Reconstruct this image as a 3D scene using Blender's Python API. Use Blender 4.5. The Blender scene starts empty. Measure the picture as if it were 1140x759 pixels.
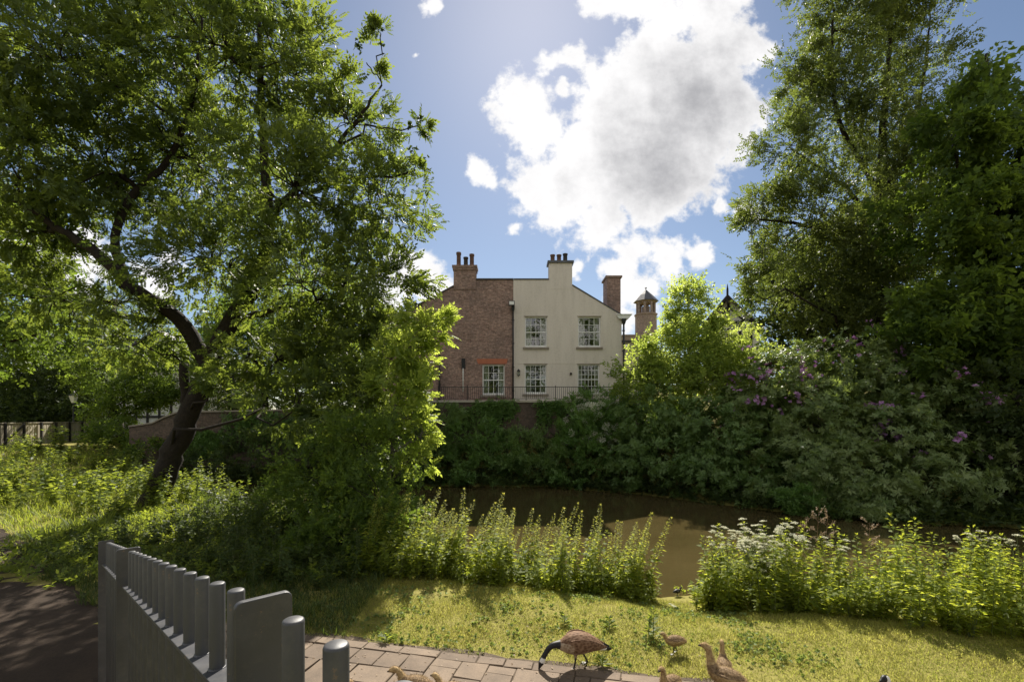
import bpy, bmesh, math, random
import numpy as np
from mathutils import Vector, Matrix

random.seed(7)
RNG = np.random.default_rng(11)
R = math.radians
scene = bpy.context.scene
COL = scene.collection
F, CX, HY, CZ = 520.0, 570.0, 465.0, 3.1          # focal length in photo pixels, principal column, horizon row, eye height


def P(px, py, Y):
    """A place seen at (px, py) in the photograph that lies Y metres away."""
    return np.array([(px - CX) / F * Y, Y, CZ + (HY - py) / F * Y])


def sm(t):
    t = np.clip(t, 0, 1)
    return t * t * (3 - 2 * t)


# ------------------------------------------------------------------ materials
def new_mat(name):
    m = bpy.data.materials.new(name)
    m.use_nodes = True
    nt = m.node_tree
    for n in list(nt.nodes):
        if n.type not in ('OUTPUT_MATERIAL', 'BSDF_PRINCIPLED'):
            nt.nodes.remove(n)
    b = nt.nodes['Principled BSDF']
    return m, nt, b


def ramp(nt, fac, stops):
    r = nt.nodes.new('ShaderNodeValToRGB')
    e = r.color_ramp.elements
    e[0].position, e[0].color = stops[0][0], (*stops[0][1], 1)
    e[1].position, e[1].color = stops[-1][0], (*stops[-1][1], 1)
    for p, c in stops[1:-1]:
        x = e.new(p)
        x.color = (*c, 1)
    nt.links.new(fac, r.inputs[0])
    return r.outputs[0]


def noise(nt, scale, detail=4, rough=.6, coord='Object', vec=None):
    n = nt.nodes.new('ShaderNodeTexNoise')
    n.inputs['Scale'].default_value = scale
    n.inputs['Detail'].default_value = detail
    n.inputs['Roughness'].default_value = rough
    if vec is None:
        tc = nt.nodes.new('ShaderNodeTexCoord')
        vec = tc.outputs[coord]
    nt.links.new(vec, n.inputs['Vector'])
    return n.outputs['Fac']


def mathn(nt, op, a, b=None, c=None, clamp=False):
    n = nt.nodes.new('ShaderNodeMath')
    n.operation = op
    n.use_clamp = clamp
    for i, v in enumerate((a, b, c)):
        if v is None:
            continue
        if isinstance(v, (int, float)):
            n.inputs[i].default_value = v
        else:
            nt.links.new(v, n.inputs[i])
    return n.outputs[0]


def mixc(nt, fac, a, b, mode='MIX'):
    n = nt.nodes.new('ShaderNodeMix')
    n.data_type = 'RGBA'
    n.blend_type = mode
    for i, v in ((0, fac), (6, a), (7, b)):
        if isinstance(v, (int, float)):
            n.inputs[i].default_value = v
        elif isinstance(v, tuple):
            n.inputs[i].default_value = (*v, 1)
        else:
            nt.links.new(v, n.inputs[i])
    return n.outputs[2]


def bump(nt, b, h, strength=.5, dist=.02):
    n = nt.nodes.new('ShaderNodeBump')
    n.inputs['Strength'].default_value = strength
    n.inputs['Distance'].default_value = dist
    nt.links.new(h, n.inputs['Height'])
    nt.links.new(n.outputs[0], b.inputs['Normal'])


def mottled(name, c0, c1, scale=3, rough=.8, bstr=.3, bdist=.01, metal=0, spec=.3, fine=None):
    m, nt, b = new_mat(name)
    f = noise(nt, scale, 6, .65)
    if fine:
        f = mathn(nt, 'ADD', mathn(nt, 'MULTIPLY', f, .55), mathn(nt, 'MULTIPLY', noise(nt, fine, 3), .45))
    nt.links.new(ramp(nt, f, [(.3, c0), (.7, c1)]), b.inputs['Base Color'])
    b.inputs['Roughness'].default_value = rough
    b.inputs['Metallic'].default_value = metal
    b.inputs['Specular IOR Level'].default_value = spec
    if bstr:
        bump(nt, b, noise(nt, (fine or scale * 6), 4), bstr, bdist)
    return m


def leaf_mat(name, c0, c1, t0, t1, tr=.45, rough=.55, spec=.22):
    m, nt, b = new_mat(name)
    a = nt.nodes.new('ShaderNodeAttribute')
    a.attribute_name = 'tint'
    fac = a.outputs['Fac']
    nt.links.new(mixc(nt, fac, c0, c1), b.inputs['Base Color'])
    b.inputs['Roughness'].default_value = rough
    b.inputs['Specular IOR Level'].default_value = spec
    t = nt.nodes.new('ShaderNodeBsdfTranslucent')
    nt.links.new(mixc(nt, fac, t0, t1), t.inputs['Color'])
    mx = nt.nodes.new('ShaderNodeMixShader')
    mx.inputs[0].default_value = tr
    nt.links.new(b.outputs[0], mx.inputs[1])
    nt.links.new(t.outputs[0], mx.inputs[2])
    nt.links.new(mx.outputs[0], nt.nodes['Material Output'].inputs['Surface'])
    return m


M = {}
M['ash'] = leaf_mat('ash_leaves', (.042, .068, .022), (.085, .115, .034), (.17, .25, .03), (.38, .46, .055), .40)
M['sycamore'] = leaf_mat('sycamore_leaves', (.045, .08, .018), (.085, .13, .025), (.16, .25, .025), (.30, .40, .045), .48)
M['alder'] = leaf_mat('alder_leaves', (.055, .08, .026), (.10, .125, .042), (.16, .22, .032), (.30, .36, .055), .38)
M['willow'] = leaf_mat('pale_leaves', (.09, .14, .03), (.16, .21, .055), (.40, .52, .07), (.60, .68, .13), .54)
M['lime'] = leaf_mat('young_leaves', (.09, .14, .03), (.15, .20, .05), (.42, .54, .05), (.62, .70, .12), .55)
M['laurel'] = leaf_mat('glossy_leaves', (.085, .15, .04), (.16, .24, .07), (.18, .30, .04), (.28, .40, .06), .36, .45, .35)
M['rhodo'] = leaf_mat('rhododendron_leaves', (.10, .16, .045), (.22, .275, .10), (.22, .32, .04), (.36, .44, .09), .36, .42, .4)
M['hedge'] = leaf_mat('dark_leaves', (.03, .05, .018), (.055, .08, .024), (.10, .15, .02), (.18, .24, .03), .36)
M['ivy'] = leaf_mat('ivy_leaves', (.075, .15, .035), (.15, .25, .06), (.16, .30, .035), (.26, .42, .06), .34, .45, .35)
M['nettle'] = leaf_mat('nettle_leaves', (.085, .125, .022), (.15, .185, .034), (.42, .50, .04), (.62, .64, .07), .56, .6, .15)
M['tassel'] = leaf_mat('seed_tassels', (.17, .19, .04), (.26, .26, .07), (.50, .52, .08), (.66, .62, .14), .55, .6, .1)
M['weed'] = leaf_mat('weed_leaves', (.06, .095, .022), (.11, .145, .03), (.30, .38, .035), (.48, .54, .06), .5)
M['shade_tinted_weed'] = leaf_mat('shade_tinted_leaves', (.026, .045, .012), (.055, .08, .02), (.10, .15, .02), (.20, .26, .035), .4)  # weed leaf colour darkened to stand in for deep shade under the tree
M['grass'] = leaf_mat('grass_blades', (.14, .175, .035), (.28, .265, .08), (.36, .43, .05), (.58, .54, .12), .5, .7, .1)
M['clover'] = leaf_mat('clover_leaves', (.13, .18, .06), (.22, .27, .11), (.3, .38, .06), (.38, .46, .1), .4)
M['dry'] = leaf_mat('dry_seed_heads', (.22, .15, .09), (.34, .26, .17), (.3, .2, .1), (.42, .32, .18), .35)
M['umbel'] = leaf_mat('white_umbels', (.5, .5, .38), (.66, .66, .52), (.6, .6, .4), (.74, .74, .54), .52, .7, .1)
M['purple'] = leaf_mat('purple_petals', (.40, .18, .42), (.60, .38, .60), (.42, .18, .42), (.58, .34, .56), .4)
M['stem'] = mottled('green_stem', (.06, .09, .025), (.13, .14, .05), 8, .7, 0)
M['bark'] = mottled('dark_bark', (.012, .009, .007), (.036, .028, .021), 2.2, .95, .9, .05, fine=14)
M['bark_grey'] = mottled('grey_bark', (.07, .06, .048), (.16, .14, .115), 2.5, .92, .8, .04, fine=14)
def paint_mat():
    m, nt, b = new_mat('grey_fence_paint')
    f = noise(nt, 9, 5, .65)
    col = ramp(nt, f, [(.3, (.038, .039, .043)), (.7, (.056, .057, .063))])
    chips = mathn(nt, 'GREATER_THAN', mathn(nt, 'ADD', mathn(nt, 'MULTIPLY', noise(nt, 70, 4, .7), .6), mathn(nt, 'MULTIPLY', noise(nt, 11, 3, .6), .4)), .635)
    col = mixc(nt, chips, col, (.13, .085, .06))
    grime = mathn(nt, 'MULTIPLY', mathn(nt, 'SUBTRACT', noise(nt, 22, 5, .75), .5, None, True), 2.2, None, True)
    col = mixc(nt, grime, col, (.092, .088, .078))
    nt.links.new(col, b.inputs['Base Color'])
    nt.links.new(mathn(nt, 'ADD', .34, mathn(nt, 'MULTIPLY', f, .3)), b.inputs['Roughness'])
    bump(nt, b, mathn(nt, 'ADD', noise(nt, 60, 4), mathn(nt, 'MULTIPLY', chips, -1.2)), .25, .0015)
    return m


M['grey_paint'] = paint_mat()
M['black_metal'] = mottled('black_iron', (.018, .018, .020), (.035, .034, .035), 6, .5, .1, .002)
M['white_paint'] = mottled('white_joinery', (.68, .68, .66), (.80, .80, .78), 4, .5, .05, .002)
M['stone'] = mottled('sill_stone', (.20, .17, .14), (.32, .28, .23), 5, .85, .3, .006)
M['coping'] = mottled('pale_coping', (.30, .27, .22), (.46, .42, .35), 3, .85, .3, .01, fine=22)
M['slate'] = mottled('slate_roof', (.055, .055, .062), (.11, .11, .12), 2.5, .6, .4, .02, fine=9)
M['tile'] = mottled('clay_roof', (.13, .09, .07), (.22, .155, .12), 2.5, .85, .5, .03, fine=11)
M['timber'] = mottled('black_timber', (.012, .011, .010), (.03, .027, .024), 5, .7, .3, .01)
M['lead'] = mottled('lead_cap', (.07, .075, .085), (.13, .135, .15), 4, .55, .2, .01)
M['pot'] = mottled('clay_pot', (.09, .05, .035), (.17, .10, .07), 5, .85, .3, .01)
M['pot_dark'] = mottled('sooty_pot', (.025, .022, .02), (.06, .05, .045), 5, .85, .3, .01)
M['room'] = mottled('dim_room', (.045, .04, .032), (.10, .085, .065), 1.2, .9, 0)
M['curtain'] = mottled('curtain_cloth', (.20, .21, .15), (.30, .31, .22), 4, .9, .2, .01)
M['wood'] = None
M['soil'] = mottled('dark_soil', (.05, .038, .026), (.12, .09, .06), 3, .95, .6, .03, fine=30)


def brick_mat(name, c0, c1, dark, mortar, patch=.5, scale=1.0):
    m, nt, b = new_mat(name)
    tc = nt.nodes.new('ShaderNodeTexCoord')
    sx = nt.nodes.new('ShaderNodeSeparateXYZ')
    nt.links.new(tc.outputs['Object'], sx.inputs[0])
    cx = nt.nodes.new('ShaderNodeCombineXYZ')
    nt.links.new(mathn(nt, 'ADD', sx.outputs[0], sx.outputs[1]), cx.inputs[0])
    nt.links.new(sx.outputs[2], cx.inputs[1])
    br = nt.nodes.new('ShaderNodeTexBrick')
    nt.links.new(cx.outputs[0], br.inputs['Vector'])
    br.inputs['Scale'].default_value = 1
    br.inputs['Brick Width'].default_value = .23 * scale
    br.inputs['Row Height'].default_value = .078 * scale
    br.inputs['Mortar Size'].default_value = .008 * scale
    br.inputs['Mortar Smooth'].default_value = .2
    br.inputs['Bias'].default_value = 0
    br.inputs['Color1'].default_value = (*c0, 1)
    br.inputs['Color2'].default_value = (*c1, 1)
    br.inputs['Mortar'].default_value = (*mortar, 1)
    f = noise(nt, .55, 5, .7)
    fa = mathn(nt, 'MULTIPLY', mathn(nt, 'SUBTRACT', f, .46, None, True), 4 * patch, None, True)
    col = mixc(nt, fa, br.outputs['Color'], dark)
    f2 = noise(nt, 7, 5, .8)
    col = mixc(nt, 1.0, col, ramp(nt, f2, [(.28, (.42, .40, .39)), (.5, (.95, .93, .92)), (.74, (1.7, 1.55, 1.5))]), 'MULTIPLY')
    nt.links.new(col, b.inputs['Base Color'])
    b.inputs['Roughness'].default_value = .9
    bump(nt, b, mathn(nt, 'ADD', br.outputs['Fac'], mathn(nt, 'MULTIPLY', f2, -.6)), -.6, .012)
    return m


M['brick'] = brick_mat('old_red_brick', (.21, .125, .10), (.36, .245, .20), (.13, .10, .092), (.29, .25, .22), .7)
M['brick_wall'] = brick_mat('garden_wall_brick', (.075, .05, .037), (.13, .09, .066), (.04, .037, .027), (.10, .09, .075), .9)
M['brick_tower'] = brick_mat('tower_brick', (.20, .15, .12), (.28, .22, .18), (.16, .13, .11), (.26, .23, .2), .5)


def render_mat():
    m, nt, b = new_mat('cream_render')
    tc = nt.nodes.new('ShaderNodeTexCoord')
    mp = nt.nodes.new('ShaderNodeMapping')
    mp.inputs['Scale'].default_value = (2.2, 2.2, .3)
    nt.links.new(tc.outputs['Object'], mp.inputs[0])
    f = noise(nt, 1.0, 6, .7, vec=mp.outputs[0])
    f2 = noise(nt, 9, 5, .7)
    g = mathn(nt, 'ADD', mathn(nt, 'MULTIPLY', f, .6), mathn(nt, 'MULTIPLY', f2, .4))
    nt.links.new(ramp(nt, g, [(.3, (.50, .455, .40)), (.5, (.64, .585, .52)), (.7, (.70, .645, .58))]), b.inputs['Base Color'])
    b.inputs['Roughness'].default_value = .85
    b.inputs['Specular IOR Level'].default_value = .2
    bump(nt, b, noise(nt, 30, 4), .25, .006)
    return m


M['render'] = render_mat()
M['white_wall'] = mottled('white_plaster', (.52, .52, .50), (.66, .66, .63), 2, .85, .15, .005)


def wood_mat():
    m, nt, b = new_mat('weathered_boards')
    tc = nt.nodes.new('ShaderNodeTexCoord')
    mp = nt.nodes.new('ShaderNodeMapping')
    mp.inputs['Scale'].default_value = (7, 7, .5)
    nt.links.new(tc.outputs['Object'], mp.inputs[0])
    f = noise(nt, 1.2, 6, .7, vec=mp.outputs[0])
    f2 = noise(nt, .9, 4, .6)
    g = mathn(nt, 'ADD', mathn(nt, 'MULTIPLY', f, .6), mathn(nt, 'MULTIPLY', f2, .4))
    nt.links.new(ramp(nt, g, [(.3, (.18, .155, .11)), (.5, (.33, .29, .21)), (.7, (.46, .42, .32))]), b.inputs['Base Color'])
    b.inputs['Roughness'].default_value = .85
    bump(nt, b, f, .4, .008)
    return m


M['wood'] = wood_mat()


def glass_mat():
    m, nt, b = new_mat('window_glass')
    gl = nt.nodes.new('ShaderNodeBsdfGlossy')
    gl.inputs['Roughness'].default_value = .01
    tr = nt.nodes.new('ShaderNodeBsdfTransparent')
    tr.inputs['Color'].default_value = (.86, .9, .87, 1)
    tc = nt.nodes.new('ShaderNodeTexCoord')
    n = noise(nt, 1.6, 2, .5)
    bp = nt.nodes.new('ShaderNodeBump')
    bp.inputs['Strength'].default_value = .25
    bp.inputs['Distance'].default_value = .03
    nt.links.new(n, bp.inputs['Height'])
    nt.links.new(bp.outputs[0], gl.inputs['Normal'])
    mx = nt.nodes.new('ShaderNodeMixShader')
    mx.inputs[0].default_value = .16
    nt.links.new(tr.outputs[0], mx.inputs[1])
    nt.links.new(gl.outputs[0], mx.inputs[2])
    nt.links.new(mx.outputs[0], nt.nodes['Material Output'].inputs['Surface'])
    return m


M['glass'] = glass_mat()


def water_mat():
    m, nt, b = new_mat('muddy_water')
    f = noise(nt, .35, 4, .6)
    nt.links.new(ramp(nt, f, [(.3, (.048, .037, .014)), (.7, (.068, .052, .021))]), b.inputs['Base Color'])
    b.inputs['Roughness'].default_value = .06
    b.inputs['IOR'].default_value = 1.33
    b.inputs['Specular IOR Level'].default_value = .5
    tc = nt.nodes.new('ShaderNodeTexCoord')
    mp = nt.nodes.new('ShaderNodeMapping')
    mp.inputs['Scale'].default_value = (1, 2.2, 1)
    nt.links.new(tc.outputs['Object'], mp.inputs[0])
    h = mathn(nt, 'ADD', noise(nt, 1.3, 3, .5, vec=mp.outputs[0]), mathn(nt, 'MULTIPLY', noise(nt, 5.5, 3, .5, vec=mp.outputs[0]), .35))
    bump(nt, b, h, .13, .04)
    return m


M['water'] = water_mat()


def paver_mat():
    m, nt, b = new_mat('paving_slabs')
    a = nt.nodes.new('ShaderNodeAttribute')
    a.attribute_name = 'tint'
    col = mixc(nt, a.outputs['Fac'], (.118, .085, .057), (.195, .146, .101))
    f = noise(nt, 3.2, 6, .7)
    f2 = noise(nt, 60, 4, .7)
    col = mixc(nt, 1.0, col, ramp(nt, f, [(.3, (.7, .68, .66)), (.7, (1.15, 1.12, 1.08))]), 'MULTIPLY')
    col = mixc(nt, 1.0, col, ramp(nt, f2, [(.25, (.75, .74, .72)), (.6, (1, 1, 1)), (.78, (1.5, 1.45, 1.35))]), 'MULTIPLY')
    nt.links.new(col, b.inputs['Base Color'])
    b.inputs['Roughness'].default_value = .85
    bump(nt, b, f2, .4, .006)
    return m


M['paver'] = paver_mat()


def ground_mat():
    m, nt, b = new_mat('turf_ground')
    f = noise(nt, .8, 6, .7)
    f2 = noise(nt, 14, 5, .7)
    g = mathn(nt, 'ADD', mathn(nt, 'MULTIPLY', f, .5), mathn(nt, 'MULTIPLY', f2, .5))
    nt.links.new(ramp(nt, g, [(.34, (.12, .09, .045)), (.46, (.19, .17, .05)), (.6, (.24, .22, .06)), (.72, (.29, .24, .10))]), b.inputs['Base Color'])
    b.inputs['Roughness'].default_value = .95
    b.inputs['Specular IOR Level'].default_value = .1
    bump(nt, b, f2, .6, .03)
    return m


M['ground'] = ground_mat()
M['path'] = mottled('worn_tarmac', (.018, .011, .006), (.048, .031, .018), 1.6, .95, .5, .012, fine=40)
M['goose'] = None


# ------------------------------------------------------------------ mesh helpers
def link(name, me, mat, parent=None, smooth=False):
    o = bpy.data.objects.new(name, me)
    COL.objects.link(o)
    for m in (mat if isinstance(mat, (list, tuple)) else [mat]):
        me.materials.append(m)
    if parent is not None:
        o.parent = parent
    if smooth:
        me.polygons.foreach_set('use_smooth', np.ones(len(me.polygons), bool))
    return o


class MB:
    """Collects boxes, tubes, prisms into one mesh."""

    def __init__(s):
        s.v, s.f, s.mi = [], [], []

    def add(s, v, f, mi=0):
        n = len(s.v)
        s.v += [tuple(map(float, p)) for p in v]
        s.f += [tuple(i + n for i in q) for q in f]
        s.mi += [mi] * len(f)
        return s

    def box(s, x0, x1, y0, y1, z0, z1, mi=0, rot=0, piv=None):
        v = [(x, y, z) for z in (z0, z1) for y in (y0, y1) for x in (x0, x1)]
        if rot:
            c, sn = math.cos(rot), math.sin(rot)
            px, py = piv or ((x0 + x1) / 2, (y0 + y1) / 2)
            v = [(px + (x - px) * c - (y - py) * sn, py + (x - px) * sn + (y - py) * c, z) for x, y, z in v]
        return s.add(v, [(0, 2, 3, 1), (4, 5, 7, 6), (0, 1, 5, 4), (2, 6, 7, 3), (0, 4, 6, 2), (1, 3, 7, 5)], mi)

    def prism(s, pts, y0, y1, mi=0):
        """pts: (x, z) outline extruded in y"""
        n = len(pts)
        v = [(x, y0, z) for x, z in pts] + [(x, y1, z) for x, z in pts]
        f = [tuple(range(n)), tuple(range(2 * n - 1, n - 1, -1))]
        f += [(i, i + n, (i + 1) % n + n, (i + 1) % n) for i in range(n)]
        return s.add(v, f, mi)

    def slab(s, pts, z0, z1, mi=0):
        n = len(pts)
        v = [(x, y, z0) for x, y in pts] + [(x, y, z1) for x, y in pts]
        f = [tuple(range(n - 1, -1, -1)), tuple(range(n, 2 * n))]
        f += [(i, (i + 1) % n, (i + 1) % n + n, i + n) for i in range(n)]
        return s.add(v, f, mi)

    def tube(s, pts, rad, n=8, mi=0, cap=True):
        pts = np.asarray(pts, float)
        k = len(pts)
        rad = np.broadcast_to(np.asarray(rad, float), (k,))
        v = []
        a = None
        for i in range(k):
            d = pts[min(i + 1, k - 1)] - pts[max(i - 1, 0)]
            d = d / (np.linalg.norm(d) + 1e-9)
            if a is None:
                a = np.cross(d, [0, 1, 0] if abs(d[1]) < .9 else [1, 0, 0])
            a = a - d * np.dot(a, d)
            a = a / (np.linalg.norm(a) + 1e-9)
            b = np.cross(d, a)
            for j in range(n):
                t = 2 * math.pi * j / n
                v.append(pts[i] + rad[i] * (a * math.cos(t) + b * math.sin(t)))
        f = [(i * n + j, i * n + (j + 1) % n, (i + 1) * n + (j + 1) % n, (i + 1) * n + j) for i in range(k - 1) for j in range(n)]
        if cap:
            f += [tuple(range(n - 1, -1, -1)), tuple((k - 1) * n + j for j in range(n))]
        return s.add(v, f, mi)

    def lathe(s, prof, c, n=12, mi=0):
        """prof: (radius, z) pairs round a vertical axis through c"""
        return s.add(*lathe_data(prof, c, n), mi)

    def build(s, name, mat, parent=None, smooth=False, bevel=0, origin=None):
        me = bpy.data.meshes.new(name)
        v = s.v
        if origin is not None:
            v = [(p[0] - origin[0], p[1] - origin[1], p[2] - origin[2]) for p in v]
        me.from_pydata(v, [], s.f)
        o = link(name, me, mat, parent, smooth)
        if any(s.mi):
            me.polygons.foreach_set('material_index', s.mi)
        bm = bmesh.new()
        bm.from_mesh(me)
        bmesh.ops.recalc_face_normals(bm, faces=bm.faces)
        if bevel:
            es = [e for e in bm.edges if len(e.link_faces) == 2 and e.calc_face_angle(0) > .6]
            bmesh.ops.bevel(bm, geom=es, offset=bevel, segments=2, affect='EDGES', profile=.5)
        bm.to_mesh(me)
        bm.free()
        if origin is not None:
            o.location = origin
        return o


def lathe_data(prof, c, n):
    v, f = [], []
    for r, z in prof:
        for j in range(n):
            t = 2 * math.pi * (j + .5) / n
            v.append((c[0] + r * math.cos(t), c[1] + r * math.sin(t), c[2] + z))
    k = len(prof)
    f = [(i * n + j, i * n + (j + 1) % n, (i + 1) * n + (j + 1) % n, (i + 1) * n + j) for i in range(k - 1) for j in range(n)]
    f += [tuple(range(n - 1, -1, -1)), tuple((k - 1) * n + j for j in range(n))]
    return v, f


def tag(o, label=None, cat=None, group=None, kind=None):
    if label:
        o['label'] = label
    if cat:
        o['category'] = cat
    if group:
        o['group'] = group
    if kind:
        o['kind'] = kind
    return o


def empty(name, loc=(0, 0, 0), rz=0):
    o = bpy.data.objects.new(name, None)
    o.empty_display_size = .2
    COL.objects.link(o)
    o.location = loc
    o.rotation_euler = (0, 0, rz)
    return o


def quads_obj(name, V, tint, mat, parent=None, mi=None, origin=None):
    """V: (n, 4, 3) loose quads, tint: (n,) random per face"""
    V = np.ascontiguousarray(V, dtype=np.float32)
    if origin is not None:
        V = V - np.asarray(origin, np.float32)
    n = len(V)
    me = bpy.data.meshes.new(name)
    me.vertices.add(n * 4)
    me.vertices.foreach_set('co', V.reshape(-1))
    me.loops.add(n * 4)
    me.loops.foreach_set('vertex_index', np.arange(n * 4, dtype=np.int32))
    me.polygons.add(n)
    me.polygons.foreach_set('loop_start', np.arange(0, n * 4, 4, dtype=np.int32))
    for m in (mat if isinstance(mat, (list, tuple)) else [mat]):
        me.materials.append(m)
    if mi is not None:
        me.polygons.foreach_set('material_index', np.asarray(mi, np.int32))
    a = me.attributes.new('tint', 'FLOAT', 'FACE')
    a.data.foreach_set('value', np.asarray(tint, np.float32))
    me.update(calc_edges=True)
    me.validate()
    o = bpy.data.objects.new(name, me)
    COL.objects.link(o)
    if parent is not None:
        o.parent = parent
    if origin is not None:
        o.location = origin
    return o


def norm(a):
    return a / (np.linalg.norm(a, axis=-1, keepdims=True) + 1e-9)


def frames(d, rng, upmix=.8):
    """rotation frames (N,3,3), rows x, y=d, z near to the sky with jitter"""
    n = len(d)
    up = np.tile([0, 0, 1.0], (n, 1)) * upmix + rng.normal(0, .5, (n, 3))
    x = norm(np.cross(d, up))
    z = np.cross(x, d)
    return np.stack([x, d, z], 1)


def scatter(tmpl, pos, fr, sc):
    """tmpl (k,4,3) -> (N*k,4,3)"""
    out = np.einsum('kvc,ncd->nkvd', tmpl, fr) * np.asarray(sc)[:, None, None, None] + pos[:, None, None, :]
    return out.reshape(-1, 4, 3)


def leaf_quad(base, d, up, L, W, fold=.15):
    d = norm(np.asarray(d, float))
    x = norm(np.cross(d, up))
    z = np.cross(x, d)
    base = np.asarray(base, float)
    mid = base + d * L * .45 + z * W * fold
    return np.array([base, mid + x * W / 2, base + d * L - z * L * .08, mid - x * W / 2])


def t_ash():
    q = []
    for i, t in enumerate((.3, .47, .64, .81)):
        for s in (-1, 1):
            q.append(leaf_quad((0, t, -.1 * t * t), (s * .82, .5, -.25), (0, 0, 1), .35 - .04 * abs(i - 1.5), .19))
    q.append(leaf_quad((0, .95, -.1), (0, 1, -.35), (0, 0, 1), .36, .19))
    return np.array(q)


def t_twig(n, L, W, seed, spread=.75):
    r = np.random.default_rng(seed)
    q = []
    for i in range(n):
        t = .12 + .85 * i / (n - 1)
        s = -1 if i % 2 else 1
        d = (s * spread + r.normal(0, .15), .55 + r.normal(0, .2) + (.6 if i == n - 1 else 0), r.normal(-.2, .35))
        up = np.array([r.normal(0, .35), r.normal(0, .35), 1])
        q.append(leaf_quad((0, t, -.12 * t * t), d, up, L * r.uniform(.75, 1.15), W * r.uniform(.8, 1.15)))
    return np.array(q)


def t_palm(n, L, seed):
    r = np.random.default_rng(seed)
    q = []
    for i in range(n):
        t = .15 + .8 * i / (n - 1)
        a = i * 2.4
        d = norm(np.array([math.cos(a) * .9, .5, math.sin(a) * .35 - .3]))
        up = np.array([r.normal(0, .3), r.normal(0, .3), 1])
        x = norm(np.cross(d, up))
        b = np.array([0, t, 0]) + d * .12
        k = L * r.uniform(.75, 1.2)
        for ang, l in ((0, 1), (.85, .8), (-.85, .8)):
            q.append(leaf_quad(b, d * math.cos(ang) + x * math.sin(ang), up, k * l, k * .5, .1))
    return np.array(q)


def t_whorl(n, L, W, seed, lift=.25):
    r = np.random.default_rng(seed)
    q = []
    for i in range(n):
        a = 2 * math.pi * i / n + r.normal(0, .2)
        d = (math.cos(a), lift + r.normal(0, .25), math.sin(a))
        q.append(leaf_quad((math.cos(a) * .04, .03 * i, math.sin(a) * .04), d, (0, 1, 0), L * r.uniform(.8, 1.2), W * r.uniform(.85, 1.15), .2))
    return np.array(q)


T = {
    'ash': [t_ash()],
    'twig': [t_twig(8, .34, .2, s) for s in (1, 2, 3)],
    'fine': [t_twig(11, .26, .15, s) for s in (4, 5, 6)],
    'palm': [t_palm(5, .38, s) for s in (7, 8)],
    'whorl': [t_whorl(9, .62, .19, s) for s in (1, 2, 3)],
    'truss': [t_whorl(9, .42, .36, s, .8) for s in (5, 6)],
    'bushy': [t_twig(9, .40, .21, s) for s in (9, 10, 11)],
    'umbel': [np.array([leaf_quad((.42 * math.sqrt(i / 16) * math.cos(2.4 * i), 0, .42 * math.sqrt(i / 16) * math.sin(2.4 * i)),
                                  (math.cos(2.4 * i + 1), .12, math.sin(2.4 * i + 1)), (0, 1, 0), .22, .2, .05) for i in range(16)])],
}


def foliage(lobes, rng, n, tmpl, size, shell=.45, cl=22, cr=.16, droop=.0, outw=.8, upmix=.5, gap=None):
    """leaf quads for a crown of ellipsoid lobes; returns quads, tints, cluster centres per lobe"""
    V, TT, CC = [], [], []
    w = np.array([(l[1][0] * l[1][1] * l[1][2]) ** (.72) * (l[2] if len(l) > 2 else 1) for l in lobes])
    w = w / w.sum()
    for (l, wi) in zip(lobes, w):
        c, r = np.asarray(l[0], float), np.asarray(l[1], float)
        k = max(3, int(n * wi / cl))
        u = norm(rng.normal(size=(k, 3)))
        f = shell + (1.08 - shell) * rng.random(k) ** .7
        f *= rng.normal(1, .1, k)
        cc = c + u * r * f[:, None]
        CC.append(cc)
        m = np.maximum(3, (cl * rng.lognormal(-.1, .5, k)).astype(int))
        idx = np.repeat(np.arange(k), m)
        N = len(idx)
        rc = (cr * r.mean()) * rng.uniform(.6, 1.3, k)
        pos = cc[idx] + rng.normal(size=(N, 3)) * rc[idx][:, None] * np.array([1, 1, .75])
        d = norm(u[idx] * outw + rng.normal(0, .6, (N, 3)) + np.array([0, 0, .25 - droop]))
        fr = frames(d, rng, upmix)
        sc = size * rng.uniform(.55, 1.35, N)
        ct = rng.random(k)
        tint = np.clip(.55 * ct[idx] + .45 * rng.random(N) + rng.normal(0, .05, N), 0, 1)
        which = rng.integers(0, len(tmpl), N)
        for j, t in enumerate(tmpl):
            s = which == j
            if s.any():
                V.append(scatter(t, pos[s], fr[s], sc[s]))
                TT.append(np.clip(np.repeat(tint[s], len(t)) + rng.normal(0, .06, s.sum() * len(t)), 0, 1))
    return np.concatenate(V), np.concatenate(TT), CC


def bend(p0, p1, rng, n=7, wob=.06, rise=0.0):
    p0, p1 = np.asarray(p0, float), np.asarray(p1, float)
    t = np.linspace(0, 1, n)[:, None]
    L = np.linalg.norm(p1 - p0)
    off = np.array([0, 0, rise * L])
    pts = p0 + (p1 - p0) * t + off * (t * (1 - t) * 4) * .5
    w = rng.normal(size=(n, 3)) * wob * L
    w[0] = w[-1] = 0
    return pts + w * .5


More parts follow.
